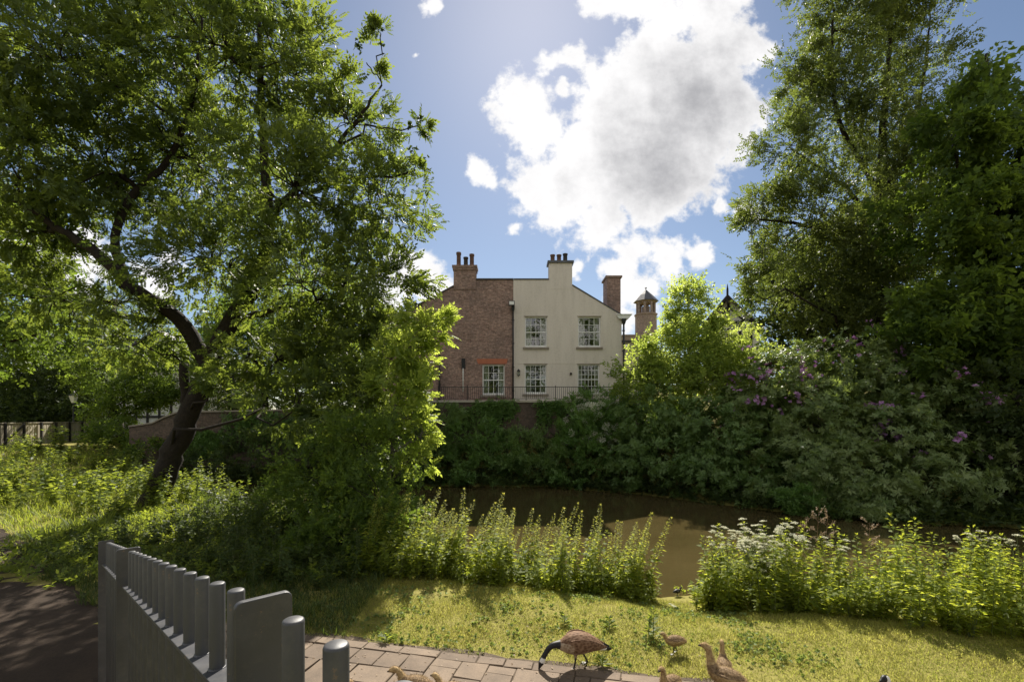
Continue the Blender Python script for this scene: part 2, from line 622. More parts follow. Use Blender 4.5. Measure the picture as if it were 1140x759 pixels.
def branches(mb, axes, lobes, CC, rng, frac=.5, lr=.012, maxb=40):
    """limbs from the trunk to each lobe and thin branches on to its clusters"""
    tp = np.concatenate([a for a, _ in axes])
    tr = np.concatenate([np.broadcast_to(r, (len(a),)) for a, r in axes])
    for l, cc in zip(lobes, CC):
        c, r = np.asarray(l[0], float), np.asarray(l[1], float)
        dv = c - tp
        cost = np.linalg.norm(dv, axis=1) + 1.6 * np.maximum(0, tp[:, 2] - c[2] + .25 * np.linalg.norm(dv[:, :2], axis=1))
        i = int(np.argmin(cost))
        L = np.linalg.norm(dv[i])
        r0 = min(tr[i] * .7, .03 + .016 * L + lr * r.mean())
        if len(l) > 2 and l[2] < 1:
            r0 *= .45
        pts = bend(tp[i], c, rng, 8, .10, .12)
        mb.tube(pts, np.linspace(r0, max(.018, r0 * .35), 8), 6, cap=False)
        k = min(maxb, int(len(cc) * frac))
        for j in rng.choice(len(cc), k, replace=False):
            dd = np.linalg.norm(pts[2:] - cc[j], axis=1)
            q = 2 + int(np.argmin(dd))
            ra = max(.012, r0 * (.55 - .04 * q))
            mb.tube(bend(pts[q], cc[j], rng, 5, .12, .05), np.linspace(ra, .008, 5), 5, cap=False)


def tree(name, label, cat, group, base, axes, lobes, leaf, tmpl, n, size, bark='bark', seed=1, shell=.4, cl=22, cr=.17, droop=0, frac=.5, extra=None, maxb=40, outw=.8, shoots=True):
    rng = np.random.default_rng(seed)
    root = tag(empty(name, tuple(base)), label, cat, group)
    base = np.asarray(base, float)
    V, TT, CC = foliage(lobes, rng, n, T[tmpl], size, shell, cl, cr, droop, outw)
    quads_obj('crown', V - base, TT, M[leaf], root)
    mb = MB()
    for a, r in axes:
        a = np.asarray(a, float)
        mb.tube(a, r, 12)
    if frac:
        branches(mb, [(np.asarray(a, float), r) for a, r in axes], lobes, CC, rng, frac, maxb=maxb)
    t = mb.build('trunk', M[bark], root, True)
    t.data.transform(Matrix.Translation(-Vector(base)))
    if extra:
        for (pn, lf, tm, nn, sz, sel) in extra:
            lb = [lobes[i] for i in sel] if sel else lobes
            V, TT, _ = foliage(lb, rng, nn, T[tm], sz, 1.02, 4, .10, -.3, 1.2)
            quads_obj(pn, V - base, TT, M[lf], root)
    return root


def LB(px, py, Y, rx, ry, depth=None, w=1.0):
    s = Y / F
    rx, rz = rx * s, ry * s
    return (P(px, py, Y), (rx, depth or (rx + rz) / 2, rz), w)


def smooth_axis(pts, rad, n=24, rng=None):
    pts = np.asarray(pts, float)
    rad = np.asarray(rad, float)
    d = np.r_[0, np.cumsum(np.linalg.norm(np.diff(pts, axis=0), axis=1))]
    t = np.linspace(0, d[-1], n)
    out = np.stack([np.interp(t, d, pts[:, i]) for i in range(3)], 1)
    for _ in range(2):
        out[1:-1] = (out[:-2] + 2 * out[1:-1] + out[2:]) / 4
    if rng is not None:
        out[1:-1] += rng.normal(0, .03, (n - 2, 3))
    return out, np.interp(t, d, rad)


# ------------------------------------------------------------------ terrain
WZ = -.65
NX = np.array([-60, -40, -22, -18, -14, -8, -5, -2, 1.2, 3.4, 5.5, 9, 14, 40])
NY = np.array([60, 45, 30, 25, 21.3, 17.2, 14.2, 12.3, 10.9, 9.75, 10.4, 10.6, 9.5, 8])
FX = np.array([-60, -40, -22, -18, -14, -5, 1.9, 6.5, 10.1, 12, 17, 40])
FY = np.array([60.5, 45.5, 30.5, 27.6, 26.8, 25.8, 25.4, 22.8, 19.2, 17.4, 15.8, 13])


def Hz(x, y):
    x, y = np.asarray(x, float), np.asarray(y, float)
    dn = np.interp(x, NX, NY) - y
    df = y - np.interp(x, FX, FY)
    wid = np.interp(x, [-12, -4, 3, 6, 12], [3.0, 3.2, 3.6, 3.4, 2.6])
    land = 1.35 * sm((-x - 19) / 8) * sm((y - 19) / 7)
    near = WZ + (land - WZ) * sm(dn / wid * .5 + .5 * np.clip(dn / wid, 0, 1))
    hf = np.interp(x, [-40, -24, -12, -8, 8, 12, 30], [1.4, 1.3, .6, 1.8, 2.0, 4.0, 4.5])
    wf = np.interp(x, [-12, -8, 8, 12, 30], [3, 3.2, 3.2, 9, 9])
    far = WZ + (hf - WZ) * sm(df / wf) + 2.6 * sm((y - 36) / 16) * (x < 60)
    bed = WZ - .9 * sm(np.minimum(-dn, -df) / 1.6)
    return np.where(dn > 0, near, np.where(df > 0, far, bed))


def axis_vals(segs):
    out = []
    for a, b, s in segs:
        out += list(np.arange(a, b, s))
    return np.array(out + [segs[-1][1]])


xs = axis_vals([(-160, -40, 6), (-40, -14, 1), (-14, 14, .3), (14, 40, 1), (40, 160, 6)])
ys = axis_vals([(-60, -6, 4), (-6, 2, 1), (2, 30, .3), (30, 60, 1.5), (60, 300, 12)])
GX, GY = np.meshgrid(xs, ys)
GZ = Hz(GX, GY)
rg = np.random.default_rng(3)
GZ = GZ + np.where((GY > 6.8) & (GY < 32), rg.normal(0, .012, GZ.shape), 0)
nx, ny = len(xs), len(ys)
me = bpy.data.meshes.new('ground')
idx = np.arange(nx * ny).reshape(ny, nx)
me.from_pydata(np.stack([GX, GY, GZ], -1).reshape(-1, 3).tolist(), [],
               np.stack([idx[:-1, :-1], idx[:-1, 1:], idx[1:, 1:], idx[1:, :-1]], -1).reshape(-1, 4).tolist())
tag(link('ground', me, M['ground'], None, True), kind='structure')

mb = MB()
mb.add([(-70, 4, WZ), (60, 4, WZ), (60, 58, WZ), (-70, 58, WZ)], [(0, 1, 2, 3)])
tag(mb.build('water', M['water']), kind='structure')

# tarmac path that runs off to the left
cl_ = np.array([(-3.0, -6), (-3.6, 0), (-5.0, 3.5), (-7.2, 6.2), (-9.8, 8.4), (-13.5, 11.5), (-18.5, 15.2), (-26, 20), (-40, 28)], float)
d = np.r_[0, np.cumsum(np.linalg.norm(np.diff(cl_, axis=0), axis=1))]
t = np.linspace(0, d[-1], 140)
cl2 = np.stack([np.interp(t, d, cl_[:, 0]), np.interp(t, d, cl_[:, 1])], 1)
for _ in range(6):
    cl2[1:-1] = (cl2[:-2] + 2 * cl2[1:-1] + cl2[2:]) / 4
tg = norm(np.gradient(cl2, axis=0))
nrm_ = np.stack([tg[:, 1], -tg[:, 0]], 1)
vv, ff = [], []
rw = np.random.default_rng(5)
for i in range(140):
    wr = np.interp(cl2[i][1], [4, 8, 12], [1.6, 1.25, .8])
    for j, o in enumerate(np.linspace(wr, -1.7, 6)):
        w_ = rw.normal(0, .05) if j in (0, 5) else 0
        p = cl2[i] + nrm_[i] * (o + w_)
        vv.append((p[0], p[1], float(Hz(p[0], p[1])) + .012))
ff = [(i * 6 + j, i * 6 + j + 1, (i + 1) * 6 + j + 1, (i + 1) * 6 + j) for i in range(139) for j in range(5)]
mb = MB()
mb.add(vv, ff)
tag(mb.build('path', M['path'], None, True), kind='structure')

# slab paving beside the fence
EA, EB = np.array([-4.4, 7.0]), np.array([6.4, 4.45])
ed = norm(EB - EA)
en = np.array([ed[1], -ed[0]])           # towards the camera
rp = np.random.default_rng(9)
mb = MB()
tints = []
rows = [(.02, .30)]
dd = .30
occ = {}
U = .178
g = {}
LEN = int(np.linalg.norm(EB - EA) / U)
ROWS = 26
for r_ in range(ROWS):
    for c_ in range(LEN):
        if (r_, c_) in g:
            continue
        if r_ == 0:
            w_, h_ = int(rp.choice([2, 3])), 1
        else:
            w_, h_ = [(2, 2), (3, 2), (2, 1), (1, 1), (2, 3), (1, 2)][int(rp.choice(6, p=[.42, .22, .1, .1, .1, .06]))]
        while w_ > 1 and any((r_, c_ + k) in g for k in range(w_)):
            w_ -= 1
        for a in range(h_):
            for b_ in range(w_):
                g[(r_ + a, c_ + b_)] = 1
        e = .006
        off = 0 if r_ else 0
        u0, u1 = c_ * U + e, (c_ + w_) * U - e
        v0, v1 = r_ * U * 1.02 + e, (r_ + h_) * U * 1.02 - e
        z = .022 + rp.normal(0, .003)
        tl = rp.normal(0, .004, 4)
        q = [EA + ed * a + en * b_ for a, b_ in ((u0, v0), (u1, v0), (u1, v1), (u0, v1))]
        cc = sum(q) / 4
        jit = rp.normal(0, .004, (4, 2))
        o8 = [(p[0] + j[0], p[1] + j[1]) for p, j in zip(q, jit)]
        i8 = [(cc[0] + (p[0] - cc[0]) * .965, cc[1] + (p[1] - cc[1]) * .965) for p in o8]
        v = [(p[0], p[1], -.01) for p in o8] + [(p[0], p[1], z - .008 + k) for p, k in zip(o8, tl)] + [(p[0], p[1], z + k) for p, k in zip(i8, tl)]
        f = [(0, 1, 5, 4), (1, 2, 6, 5), (2, 3, 7, 6), (3, 0, 4, 7), (4, 5, 9, 8), (5, 6, 10, 9), (6, 7, 11, 10), (7, 4, 8, 11), (8, 9, 10, 11)]
        mb.add(v, f)
        tints += [rp.random()] * len(f)
pv = mb.build('paved_path', M['paver'])
a = pv.data.attributes.new('tint', 'FLOAT', 'FACE')
a.data.foreach_set('value', np.array(tints, np.float32))
tag(pv, kind='structure')
# soil bed under and along the slabs
mb = MB()
q = [EA - en * .10, EB - en * .10, EB + en * 5, EA + en * 5]
n_ = 60
rs = np.random.default_rng(2)
top = [(EA + (EB - EA) * k / n_) - en * (.07 + .06 * rs.random() + .05 * math.sin(k * .7)) for k in range(n_ + 1)]
bot = [(EA + (EB - EA) * k / n_) + en * 5 for k in range(n_ + 1)]
mb.add([(p[0], p[1], .006) for p in top] + [(p[0], p[1], .006) for p in bot], [(k, k + 1, n_ + 2 + k, n_ + 1 + k) for k in range(n_)])
tag(mb.build('soil_strip', M['soil']), kind='structure')


def on_paving(x, y):
    dx, dy = x - EA[0], y - EA[1]
    v = dx * en[0] + dy * en[1]
    u = dx * ed[0] + dy * ed[1]
    return v, u


def path_dist(x, y):
    P2 = np.stack([np.ravel(x), np.ravel(y)], 1)
    best = np.full(len(P2), 99.0)
    for i in range(0, 140, 2):
        v = P2 - cl2[i]
        best = np.minimum(best, np.hypot(v[:, 0], v[:, 1]))
    return best


# ------------------------------------------------------------------ camera, sun, sky
cam = bpy.data.cameras.new('camera')
cam.sensor_width = 36
cam.lens = F / 1140 * 36
cam.shift_y = (HY - 379.5) / 1140
cam.clip_end = 2000
cam.clip_start = .05
co = bpy.data.objects.new('camera', cam)
COL.objects.link(co)
co.location = (0, 0, CZ)
co.rotation_euler = (R(90), 0, 0)
scene.camera = co

SAZ, SEL = math.atan2(22, 520), R(42.6)
sdir = Vector((math.sin(SAZ) * math.cos(SEL), math.cos(SAZ) * math.cos(SEL), math.sin(SEL)))
sl = bpy.data.lights.new('sun', 'SUN')
sl.energy = 5.0
sl.angle = R(.53)
sl.color = (1, .93, .82)
so = bpy.data.objects.new('sun', sl)
COL.objects.link(so)
so.rotation_euler = sdir.to_track_quat('Z', 'Y').to_euler()
so.location = (0, 40, 60)

w = bpy.data.worlds.new('World')
scene.world = w
w.use_nodes = True
nt = w.node_tree
bg = nt.nodes['Background']
sky = nt.nodes.new('ShaderNodeTexSky')
sky.sky_type = 'NISHITA'
sky.sun_disc = False
sky.sun_elevation = SEL
sky.sun_rotation = SAZ
sky.altitude = 50
sky.air_density = 1.0
sky.dust_density = .3
sky.ozone_density = 2.2
BGS = .05
bg.inputs['Strength'].default_value = BGS
tc = nt.nodes.new('ShaderNodeTexCoord')
dirv = tc.outputs['Generated']
sx = nt.nodes.new('ShaderNodeSeparateXYZ')
nt.links.new(dirv, sx.inputs[0])
ysafe = mathn(nt, 'MAXIMUM', sx.outputs[1], .02)
U_ = mathn(nt, 'DIVIDE', sx.outputs[0], ysafe)
V_ = mathn(nt, 'DIVIDE', sx.outputs[2], ysafe)
cv = nt.nodes.new('ShaderNodeCombineXYZ')
nt.links.new(U_, cv.inputs[0])
nt.links.new(V_, cv.inputs[1])
uv = cv.outputs[0]


def vnoise(scale, detail, rough, off):
    mp = nt.nodes.new('ShaderNodeMapping')
    mp.inputs['Location'].default_value = off
    nt.links.new(uv, mp.inputs[0])
    return noise(nt, scale, detail, rough, vec=mp.outputs[0])


# domain warp
wx = mathn(nt, 'MULTIPLY', mathn(nt, 'SUBTRACT', vnoise(7, 4, .6, (3, 1, 0)), .5), .11)
wy = mathn(nt, 'MULTIPLY', mathn(nt, 'SUBTRACT', vnoise(7, 4, .6, (9, 5, 0)), .5), .11)
wc = nt.nodes.new('ShaderNodeCombineXYZ')
nt.links.new(mathn(nt, 'ADD', U_, wx), wc.inputs[0])
nt.links.new(mathn(nt, 'ADD', V_, wy), wc.inputs[1])
wv = wc.outputs[0]


def field(blobs):
    """smooth union of round cloud lobes placed by direction (u, v)"""
    tot = None
    for (px, py, r) in blobs:
        n = nt.nodes.new('ShaderNodeVectorMath')
        n.operation = 'DISTANCE'
        nt.links.new(wv, n.inputs[0])
        n.inputs[1].default_value = ((px - CX) / F, (HY - py) / F, 0)
        q = 46.0 if r > 26 else r * 1.5 + 6
        e = mathn(nt, 'SUBTRACT', r / q, mathn(nt, 'MULTIPLY', n.outputs['Value'], F / q))
        if tot is None:
            tot = e
        else:
            s = nt.nodes.new('ShaderNodeMath')
            s.operation = 'SMOOTH_MAX'
            nt.links.new(tot, s.inputs[0])
            nt.links.new(e, s.inputs[1])
            s.inputs[2].default_value = .25
            tot = s.outputs[0]
    return tot


body = field([(578, 108, 36), (592, 145, 34), (606, 70, 16), (640, 62, 18), (622, 95, 10), (690, 110, 52), (735, 75, 56), (770, 120, 80), (815, 62, 44), (838, 52, 24), (735, 175, 76), (690, 180, 60),
              (645, 185, 48), (605, 205, 46), (625, 235, 40), (670, 240, 40), (720, 225, 42), (790, 5, 48), (745, 15, 40), (672, 4, 22), (705, 8, 20), (660, 140, 26),
              (536, 192, 15), (578, 258, 9), (700, 275, 30), (740, 290, 30), (660, 266, 18), (772, 292, 16), (690, 300, 20), (720, 325, 24), (700, 350, 26),
              (798, 224, 10), (832, 230, 16), (478, 2, 11), (457, 58, 4),
              (482, 322, 30), (455, 300, 28), (430, 330, 36), (90, 300, 46), (30, 270, 34), (170, 310, 36), (40, 420, 40), (20, 60, 12), (1105, 240, 24), (645, 300, 8)])
nz = vnoise(9, 9, .62, (1.3, 4.2, 0))
nf = vnoise(26, 6, .6, (7.3, 2.2, 0))
dens = mathn(nt, 'ADD', body, mathn(nt, 'ADD', mathn(nt, 'MULTIPLY', mathn(nt, 'SUBTRACT', nz, .5), 1.9), mathn(nt, 'MULTIPLY', mathn(nt, 'SUBTRACT', nf, .5), 1.0)))
mr = nt.nodes.new('ShaderNodeMapRange')
mr.interpolation_type = 'SMOOTHSTEP'
nt.links.new(dens, mr.inputs[0])
mr.inputs[1].default_value = -.12
mr.inputs[2].default_value = .28
front = mathn(nt, 'MULTIPLY', mr.outputs[0], mathn(nt, 'GREATER_THAN', sx.outputs[1], .05))
# unseen broken cumulus added behind and above as fill light for shaded fronts
gn = noise(nt, 2.6, 8, .6, vec=dirv)
mr2 = nt.nodes.new('ShaderNodeMapRange')
mr2.interpolation_type = 'SMOOTHSTEP'
nt.links.new(gn, mr2.inputs[0])
mr2.inputs[1].default_value = .42
mr2.inputs[2].default_value = .55
mr3 = nt.nodes.new('ShaderNodeMapRange')
mr3.interpolation_type = 'SMOOTHSTEP'
nt.links.new(sx.outputs[1], mr3.inputs[0])
mr3.inputs[1].default_value = .30
mr3.inputs[2].default_value = -.05
back = mathn(nt, 'MULTIPLY', mathn(nt, 'MULTIPLY', mr2.outputs[0], mr3.outputs[0]), mathn(nt, 'GREATER_THAN', sx.outputs[2], 0))
mask = mathn(nt, 'MAXIMUM', front, back)
# thick middles of the cloud pass less sunlight
core = field([(775, 120, 80), (735, 185, 74), (705, 210, 40), (805, 75, 46), (700, 145, 36), (835, 20, 44), (640, 215, 14), (745, 240, 24)])
wisps = mathn(nt, 'MULTIPLY', mathn(nt, 'SUBTRACT', vnoise(11, 10, .66, (4, 8, 0)), .5), 2.0)
thick = mathn(nt, 'ADD', mathn(nt, 'MULTIPLY', core, .55), mathn(nt, 'ADD', mathn(nt, 'MULTIPLY', dens, .30), wisps))
mr4 = nt.nodes.new('ShaderNodeMapRange')
mr4.interpolation_type = 'SMOOTHSTEP'
nt.links.new(thick, mr4.inputs[0])
mr4.inputs[1].default_value = -.35
mr4.inputs[2].default_value = 1.75
soft = mathn(nt, 'MULTIPLY', mathn(nt, 'SUBTRACT', vnoise(11, 8, .65, (2, 2, 0)), .42, None, True), 1.3)
gcol = mixc(nt, mathn(nt, 'MAXIMUM', mr4.outputs[0], mathn(nt, 'MULTIPLY', soft, .35), None, True), (9.9, 9.8, 9.8), (4.0, 4.0, 4.2))
ccol = mixc(nt, back, gcol, (10.6, 10.2, 9.8))
hs = nt.nodes.new('ShaderNodeHueSaturation')
hs.inputs['Saturation'].default_value = .94
hs.inputs['Value'].default_value = .92
nt.links.new(sky.outputs[0], hs.inputs['Color'])
fin = mixc(nt, mask, hs.outputs[0], ccol)
nt.links.new(fin, bg.inputs['Color'])

scene.view_settings.view_transform = 'Standard'
scene.view_settings.look = 'None'
scene.view_settings.exposure = 1.08
scene.view_settings.gamma = 1
scene.render.engine = 'CYCLES'
scene.cycles.max_bounces = 8
scene.cycles.diffuse_bounces = 4
scene.cycles.transmission_bounces = 6
scene.cycles.transparent_max_bounces = 8
scene.cycles.use_denoising = True
scene.cycles.sample_clamp_indirect = 6
scene.cycles.caustics_reflective = False
scene.cycles.caustics_refractive = False


# ------------------------------------------------------------------ the house
HYD = 30.0
hx = lambda px: (px - CX) * HYD / F
hz = lambda py: CZ + (HY - py) * HYD / F


def wloc(o):
    v = Vector((0, 0, 0))
    while o is not None:
        v += o.location
        o = o.parent
    return v


def part(mb, name, mat, parent, smooth=False, bevel=0):
    o = mb.build(name, mat, parent, smooth, bevel)
    o.data.transform(Matrix.Translation(-wloc(parent)))
    return o


TZ = 4.1                      # terrace level
house = tag(empty('house', (hx(577), HYD, TZ)), 'old house with one half bare red brick and the other half smooth cream render', 'house')
XB, XS, XR, XL = hx(463) - 2.2, hx(571.5), hx(692), hx(463) - 2.2
ridge = hz(311.5)


def wall_with_holes(mb, x0, x1, z0, z1, holes, y0, y1):
    """rectangular wall face split into boxes round rectangular holes (x0,x1,z0,z1)"""
    zs = sorted({z0, z1, *[h[2] for h in holes], *[h[3] for h in holes]})
    for a, b_ in zip(zs[:-1], zs[1:]):
        cuts = sorted([(h[0], h[1]) for h in holes if h[2] < (a + b_) / 2 < h[3]])
        x = x0
        for c0, c1 in cuts:
            mb.box(x, c0, y0, y1, a, b_)
            x = c1
        mb.box(x, x1, y0, y1, a, b_)


def wrect(l, r_, t, b_):
    return (hx(l), hx(r_), hz(b_), hz(t))


W = [(wrect(584.3, 609, 352.5, 386.5), 4, 4, 'r'), (wrect(643.5, 668.7, 352.5, 386.5), 4, 4, 'r'),
     (wrect(584, 608.5, 405.5, 438.5), 4, 4, 'r'), (wrect(643, 667.5, 405.5, 438.8), 6, 5, 'r'),
     (wrect(537, 561.8, 405.8, 439.6), 4, 4, 'b')]
ztop_flat = hz(351)
mb = MB()
wall_with_holes(mb, XS, XR, TZ, ztop_flat, [x[0] for x in W if x[3] == 'r'], HYD, HYD + .35)
mb.prism([(XS, ztop_flat), (XR, ztop_flat), (hx(637), hz(318)), (hx(611), ridge), (XS, ridge)], HYD, HYD + .35)
mb.box(XR - .35, XR, HYD + .35, HYD + 9, TZ, ztop_flat - .1)
part(mb, 'rendered_wall', M['render'], house)
mb = MB()
lz = hz(385)
wall_with_holes(mb, XL, XS, TZ, lz, [W[4][0]], HYD + .02, HYD + .37)
mb.prism([(XL, lz), (XS, lz), (XS, ridge), (hx(530), ridge), (hx(505), hz(319)), (XL, hz(319) - .53 * (hx(505) - XL))], HYD + .02, HYD + .37)
mb.box(XL, XL + .35, HYD + .37, HYD + 9, TZ, lz - .1)
part(mb, 'brick_wall', M['brick'], house)
# roof: slate slopes and verge, set back over the gable
mb = MB()


def slope(pts, th=.09, y0=HYD - .05, y1=HYD + 9):
    up = [(x, z + th) for x, z in pts]
    mb.prism(list(pts) + up[::-1], y0, y1)


slope([(XL - .2, hz(319) - .53 * (hx(505) - XL) - .1), (hx(504.9), hz(319) + .01)], .08)
slope([(hx(530), ridge + .01), (hx(571.8), ridge + .01)], .08)
slope([(hx(572), ridge + .012), (hx(611), ridge + .012)], .07)
slope([(hx(637.2), hz(318) + .012), (XR + .35, ztop_flat - .2)], .07)
slope([(hx(505), hz(319) + .01), (hx(530), ridge + .01), (hx(530), ridge - .3), (hx(505), hz(319) - .3)][:2], .08, HYD + .8)
slope([(hx(611), ridge + .012), (hx(637), hz(318) + .012)], .07, HYD + .82)
roof = part(mb, 'roof', M['slate'], house)


def chimney(name, l, r_, top, bot, y0, y1, mat, pots, cap=None, capmat=None):
    mb = MB()
    mb.box(hx(l), hx(r_), y0, y1, hz(bot), hz(top))
    if cap is None:
        for k in range(2):
            mb.box(hx(l) - .05 - .04 * k, hx(r_) + .05 + .04 * k, y0 - .05 - .04 * k, y1 + .05 + .04 * k, hz(top) - .32 + .16 * k, hz(top) - .17 + .16 * k)
    c = part(mb, name, mat, roof)
    if cap:
        mb = MB()
        mb.box(hx(l) - .1, hx(r_) + .1, y0 - .1, y1 + .1, hz(top) + .005, hz(top) + .14)
        part(mb, 'chimney_cap', capmat, roof)
    for (px, t_, dark) in pots:
        z0 = hz(top) + (.14 if cap else 0)
        h = hz(t_) - z0
        mb = MB()
        mb.lathe([(.17, 0), (.16, h * .12), (.14, h * .2), (.135, h * .8), (.165, h * .86), (.165, h), (.12, h), (.12, h * .7)], (hx(px), (y0 + y1) / 2, z0), 14)
        part(mb, 'chimney_pot', M['pot_dark' if dark else 'pot'], roof, True)


chimney('chimney', 505, 529.8, 295.3, 322, HYD - .03, HYD + .75, M['brick'], [(510, 279, 0), (518, 284.5, 1), (524.8, 281, 0)])
chimney('chimney', 611.3, 637, 292.8, 322, HYD - .01, HYD + .8, M['render'], [(615.8, 281.5, 0), (623, 281.5, 0), (630, 280.3, 1)], True, M['lead'])
mb = MB()
mb.box(6.75, 7.72, 33.2, 34.6, 8.5, CZ + (HY - 309) * 33.2 / F)
mb.box(6.65, 7.82, 33.1, 34.7, CZ + (HY - 309) * 33.2 / F + .004, CZ + (HY - 307) * 33.2 / F)
part(mb, 'chimney', M['brick'], roof)


def window(rect, nxp, nzp, brick):
    x0, x1, z0, z1 = rect
    y = HYD + (.02 if brick else 0)
    wroot = MB()
    t = .075
    f = wroot
    ya, yb = y + .10, y + .17
    f.box(x0, x0 + t, ya, yb, z0, z1)
    f.box(x1 - t, x1, ya, yb, z0, z1)
    f.box(x0 + t, x1 - t, ya, yb, z1 - t, z1)
    f.box(x0 + t, x1 - t, ya, yb, z0, z0 + t * 1.7)
    win = part(f, 'window', M['white_paint'], house)
    m = MB()
    zm = (z0 + z1) / 2
    m.box(x0 + t, x1 - t, ya + .012, yb + .01, zm - .03, zm + .03)
    for i in range(1, nxp):
        xx = x0 + t + (x1 - x0 - 2 * t) * i / nxp
        m.box(xx - .014, xx + .014, ya + .02, yb - .01, z0 + t * 1.7, zm - .03)
        m.box(xx - .014, xx + .014, ya + .02, yb - .01, zm + .03, z1 - t)
    for a, b_, k in ((z0 + t * 1.7, zm - .03, nzp // 2), (zm + .03, z1 - t, (nzp + 1) // 2)):
        for j in range(1, k):
            zz = a + (b_ - a) * j / k
            for i in range(nxp):
                xa = x0 + t + (x1 - x0 - 2 * t) * i / nxp + .0145
                xb_ = x0 + t + (x1 - x0 - 2 * t) * (i + 1) / nxp - .0145
                m.box(xa, xb_, ya + .022, yb - .012, zz - .013, zz + .013)
    part(m, 'glazing_bars', M['white_paint'], win)
    g_ = MB()
    g_.add([(x0 + t, yb - .02, z0 + t), (x1 - t, yb - .02, z0 + t), (x1 - t, yb - .02, z1 - t), (x0 + t, yb - .02, z1 - t)], [(0, 1, 2, 3)])
    part(g_, 'pane', M['glass'], win)
    s_ = MB()
    s_.box(x0 - .12, x1 + .12, y - .1, y + .098, z0 - .13, z0 - .002)
    part(s_, 'sill', M['stone'], win)
    rm = MB()                                   # the room behind
    rm.add([(x0 - .02, yb + .2, z0 - .02), (x1 + .02, yb + .2, z0 - .02), (x1 + .8, yb + 2.6, z0 - .4), (x0 - .8, yb + 2.6, z0 - .4),
            (x0 - .02, yb + .2, z1 + .02), (x1 + .02, yb + .2, z1 + .02), (x1 + .8, yb + 2.6, z1 + .3), (x0 - .8, yb + 2.6, z1 + .3)],
           [(0, 1, 2, 3), (4, 7, 6, 5), (0, 3, 7, 4), (1, 5, 6, 2), (3, 2, 6, 7)])
    part(rm, 'room', M['room'], win)
    for s in (0, 1):
        cu = MB()
        wd = (x1 - x0) * (.26 if nxp == 4 else .16)
        n = 13
        pts = []
        for i in range(n):
            u = i / (n - 1)
            pts.append(((x0 + .06 + wd * u) if s == 0 else (x1 - .06 - wd * u), yb + .12 + .035 * math.sin(u * 19)))
        v = [(p[0], p[1], z0 + .05) for p in pts] + [(p[0], p[1], z1 - .05) for p in pts]
        cu.add(v, [(i, i + 1, n + i + 1, n + i) for i in range(n - 1)])
        part(cu, 'curtain', M['curtain'], win, True)


for rect, a_, b_, k in W:
    window(rect, a_, b_, k == 'b')
# red arch of rubbed brick over the window in the brick half
m_, nt_, b_ = new_mat('orange_lintel_brick')
tc_ = nt_.nodes.new('ShaderNodeTexCoord')
br = nt_.nodes.new('ShaderNodeTexWave')
br.inputs['Scale'].default_value = 4
br.inputs['Distortion'].default_value = .6
nt_.links.new(tc_.outputs['Object'], br.inputs['Vector'])
nt_.links.new(ramp(nt_, br.outputs['Fac'], [(.05, (.22, .10, .07)), (.3, (.42, .13, .065)), (.9, (.50, .17, .09))]), b_.inputs['Base Color'])
b_.inputs['Roughness'].default_value = .9
mb = MB()
mb.prism([(hx(532), hz(405)), (hx(564), hz(405)), (hx(565.5), hz(399.3)), (hx(530.5), hz(399.3))], HYD - .004, HYD + .1)
part(mb, 'lintel', m_, house)
for x in W[:4]:
    mb = MB()
    r_ = x[0]
    mb.box(r_[0] - .06, r_[1] + .06, HYD - .02, HYD + .08, r_[3] + .002, r_[3] + .05)
    part(mb, 'drip_moulding', M['stone'], house)
mb = MB()
mb.box(XS + .01, XR, HYD - .012, HYD + .1, hz(404.8), hz(404.2))
part(mb, 'string_course', M['render'], house)


def pipe(px, t_, b_, name='downpipe', r=.05, mat='black_metal', hopper=True):
    mb = MB()
    mb.tube([(hx(px), HYD - .09, hz(b_)), (hx(px), HYD - .09, hz(t_))], r, 10)
    for k in range(4):
        z = hz(b_) + (hz(t_) - hz(b_)) * (k + .5) / 4
        mb.box(hx(px) - r * 1.6, hx(px) + r * 1.6, HYD - .06, HYD - .001, z - .03, z + .03)
    o = part(mb, name, M[mat], house, True)
    if hopper:
        mb = MB()
        mb.lathe([(r * 1.1, -.3), (r * 2.6, -.1), (r * 2.9, .05), (r * 2.9, .1)], (hx(px), HYD - .12, hz(t_)), 4)
        part(mb, 'hopper', M[mat], o)
    return o


pipe(571.2, 343, 448)
pipe(489.5, 388, 452, hopper=False)
pipe(694, 357, 446, r=.06)
pipe(515.7, 401, 436, 'white_vent_pipe', .03, 'white_paint', False)
mb = MB()
mb.box(hx(514), hx(518), HYD - .12, HYD + .018, hz(410), hz(399))
part(mb, 'alarm_box', M['black_metal'], house)
mb = MB()
mb.prism([(hx(688.5), hz(355.3)), (hx(699), hz(355.3)), (hx(702.5), hz(351.2)), (hx(686), hz(351.2))], HYD - .22, HYD + 9)
mb.box(hx(686), hx(702.8), HYD - .26, HYD + 9, hz(351.1), hz(350.3))
part(mb, 'eaves_gutter', M['white_paint'], house)
# floodlight on the corner
mb = MB()
mb.box(hx(571.2) - .05, hx(571.2) + .05, HYD - .3, HYD, hz(342), hz(341))
mb.box(hx(566.3), hx(573), HYD - .42, HYD - .28, hz(341.5), hz(336.5))
fl = part(mb, 'floodlight', M['black_metal'], house, bevel=.015)
mb = MB()
mb.box(hx(567), hx(572.3), HYD - .43, HYD - .423, hz(340.8), hz(337.2))
part(mb, 'lamp_glass', M['white_paint'], fl)


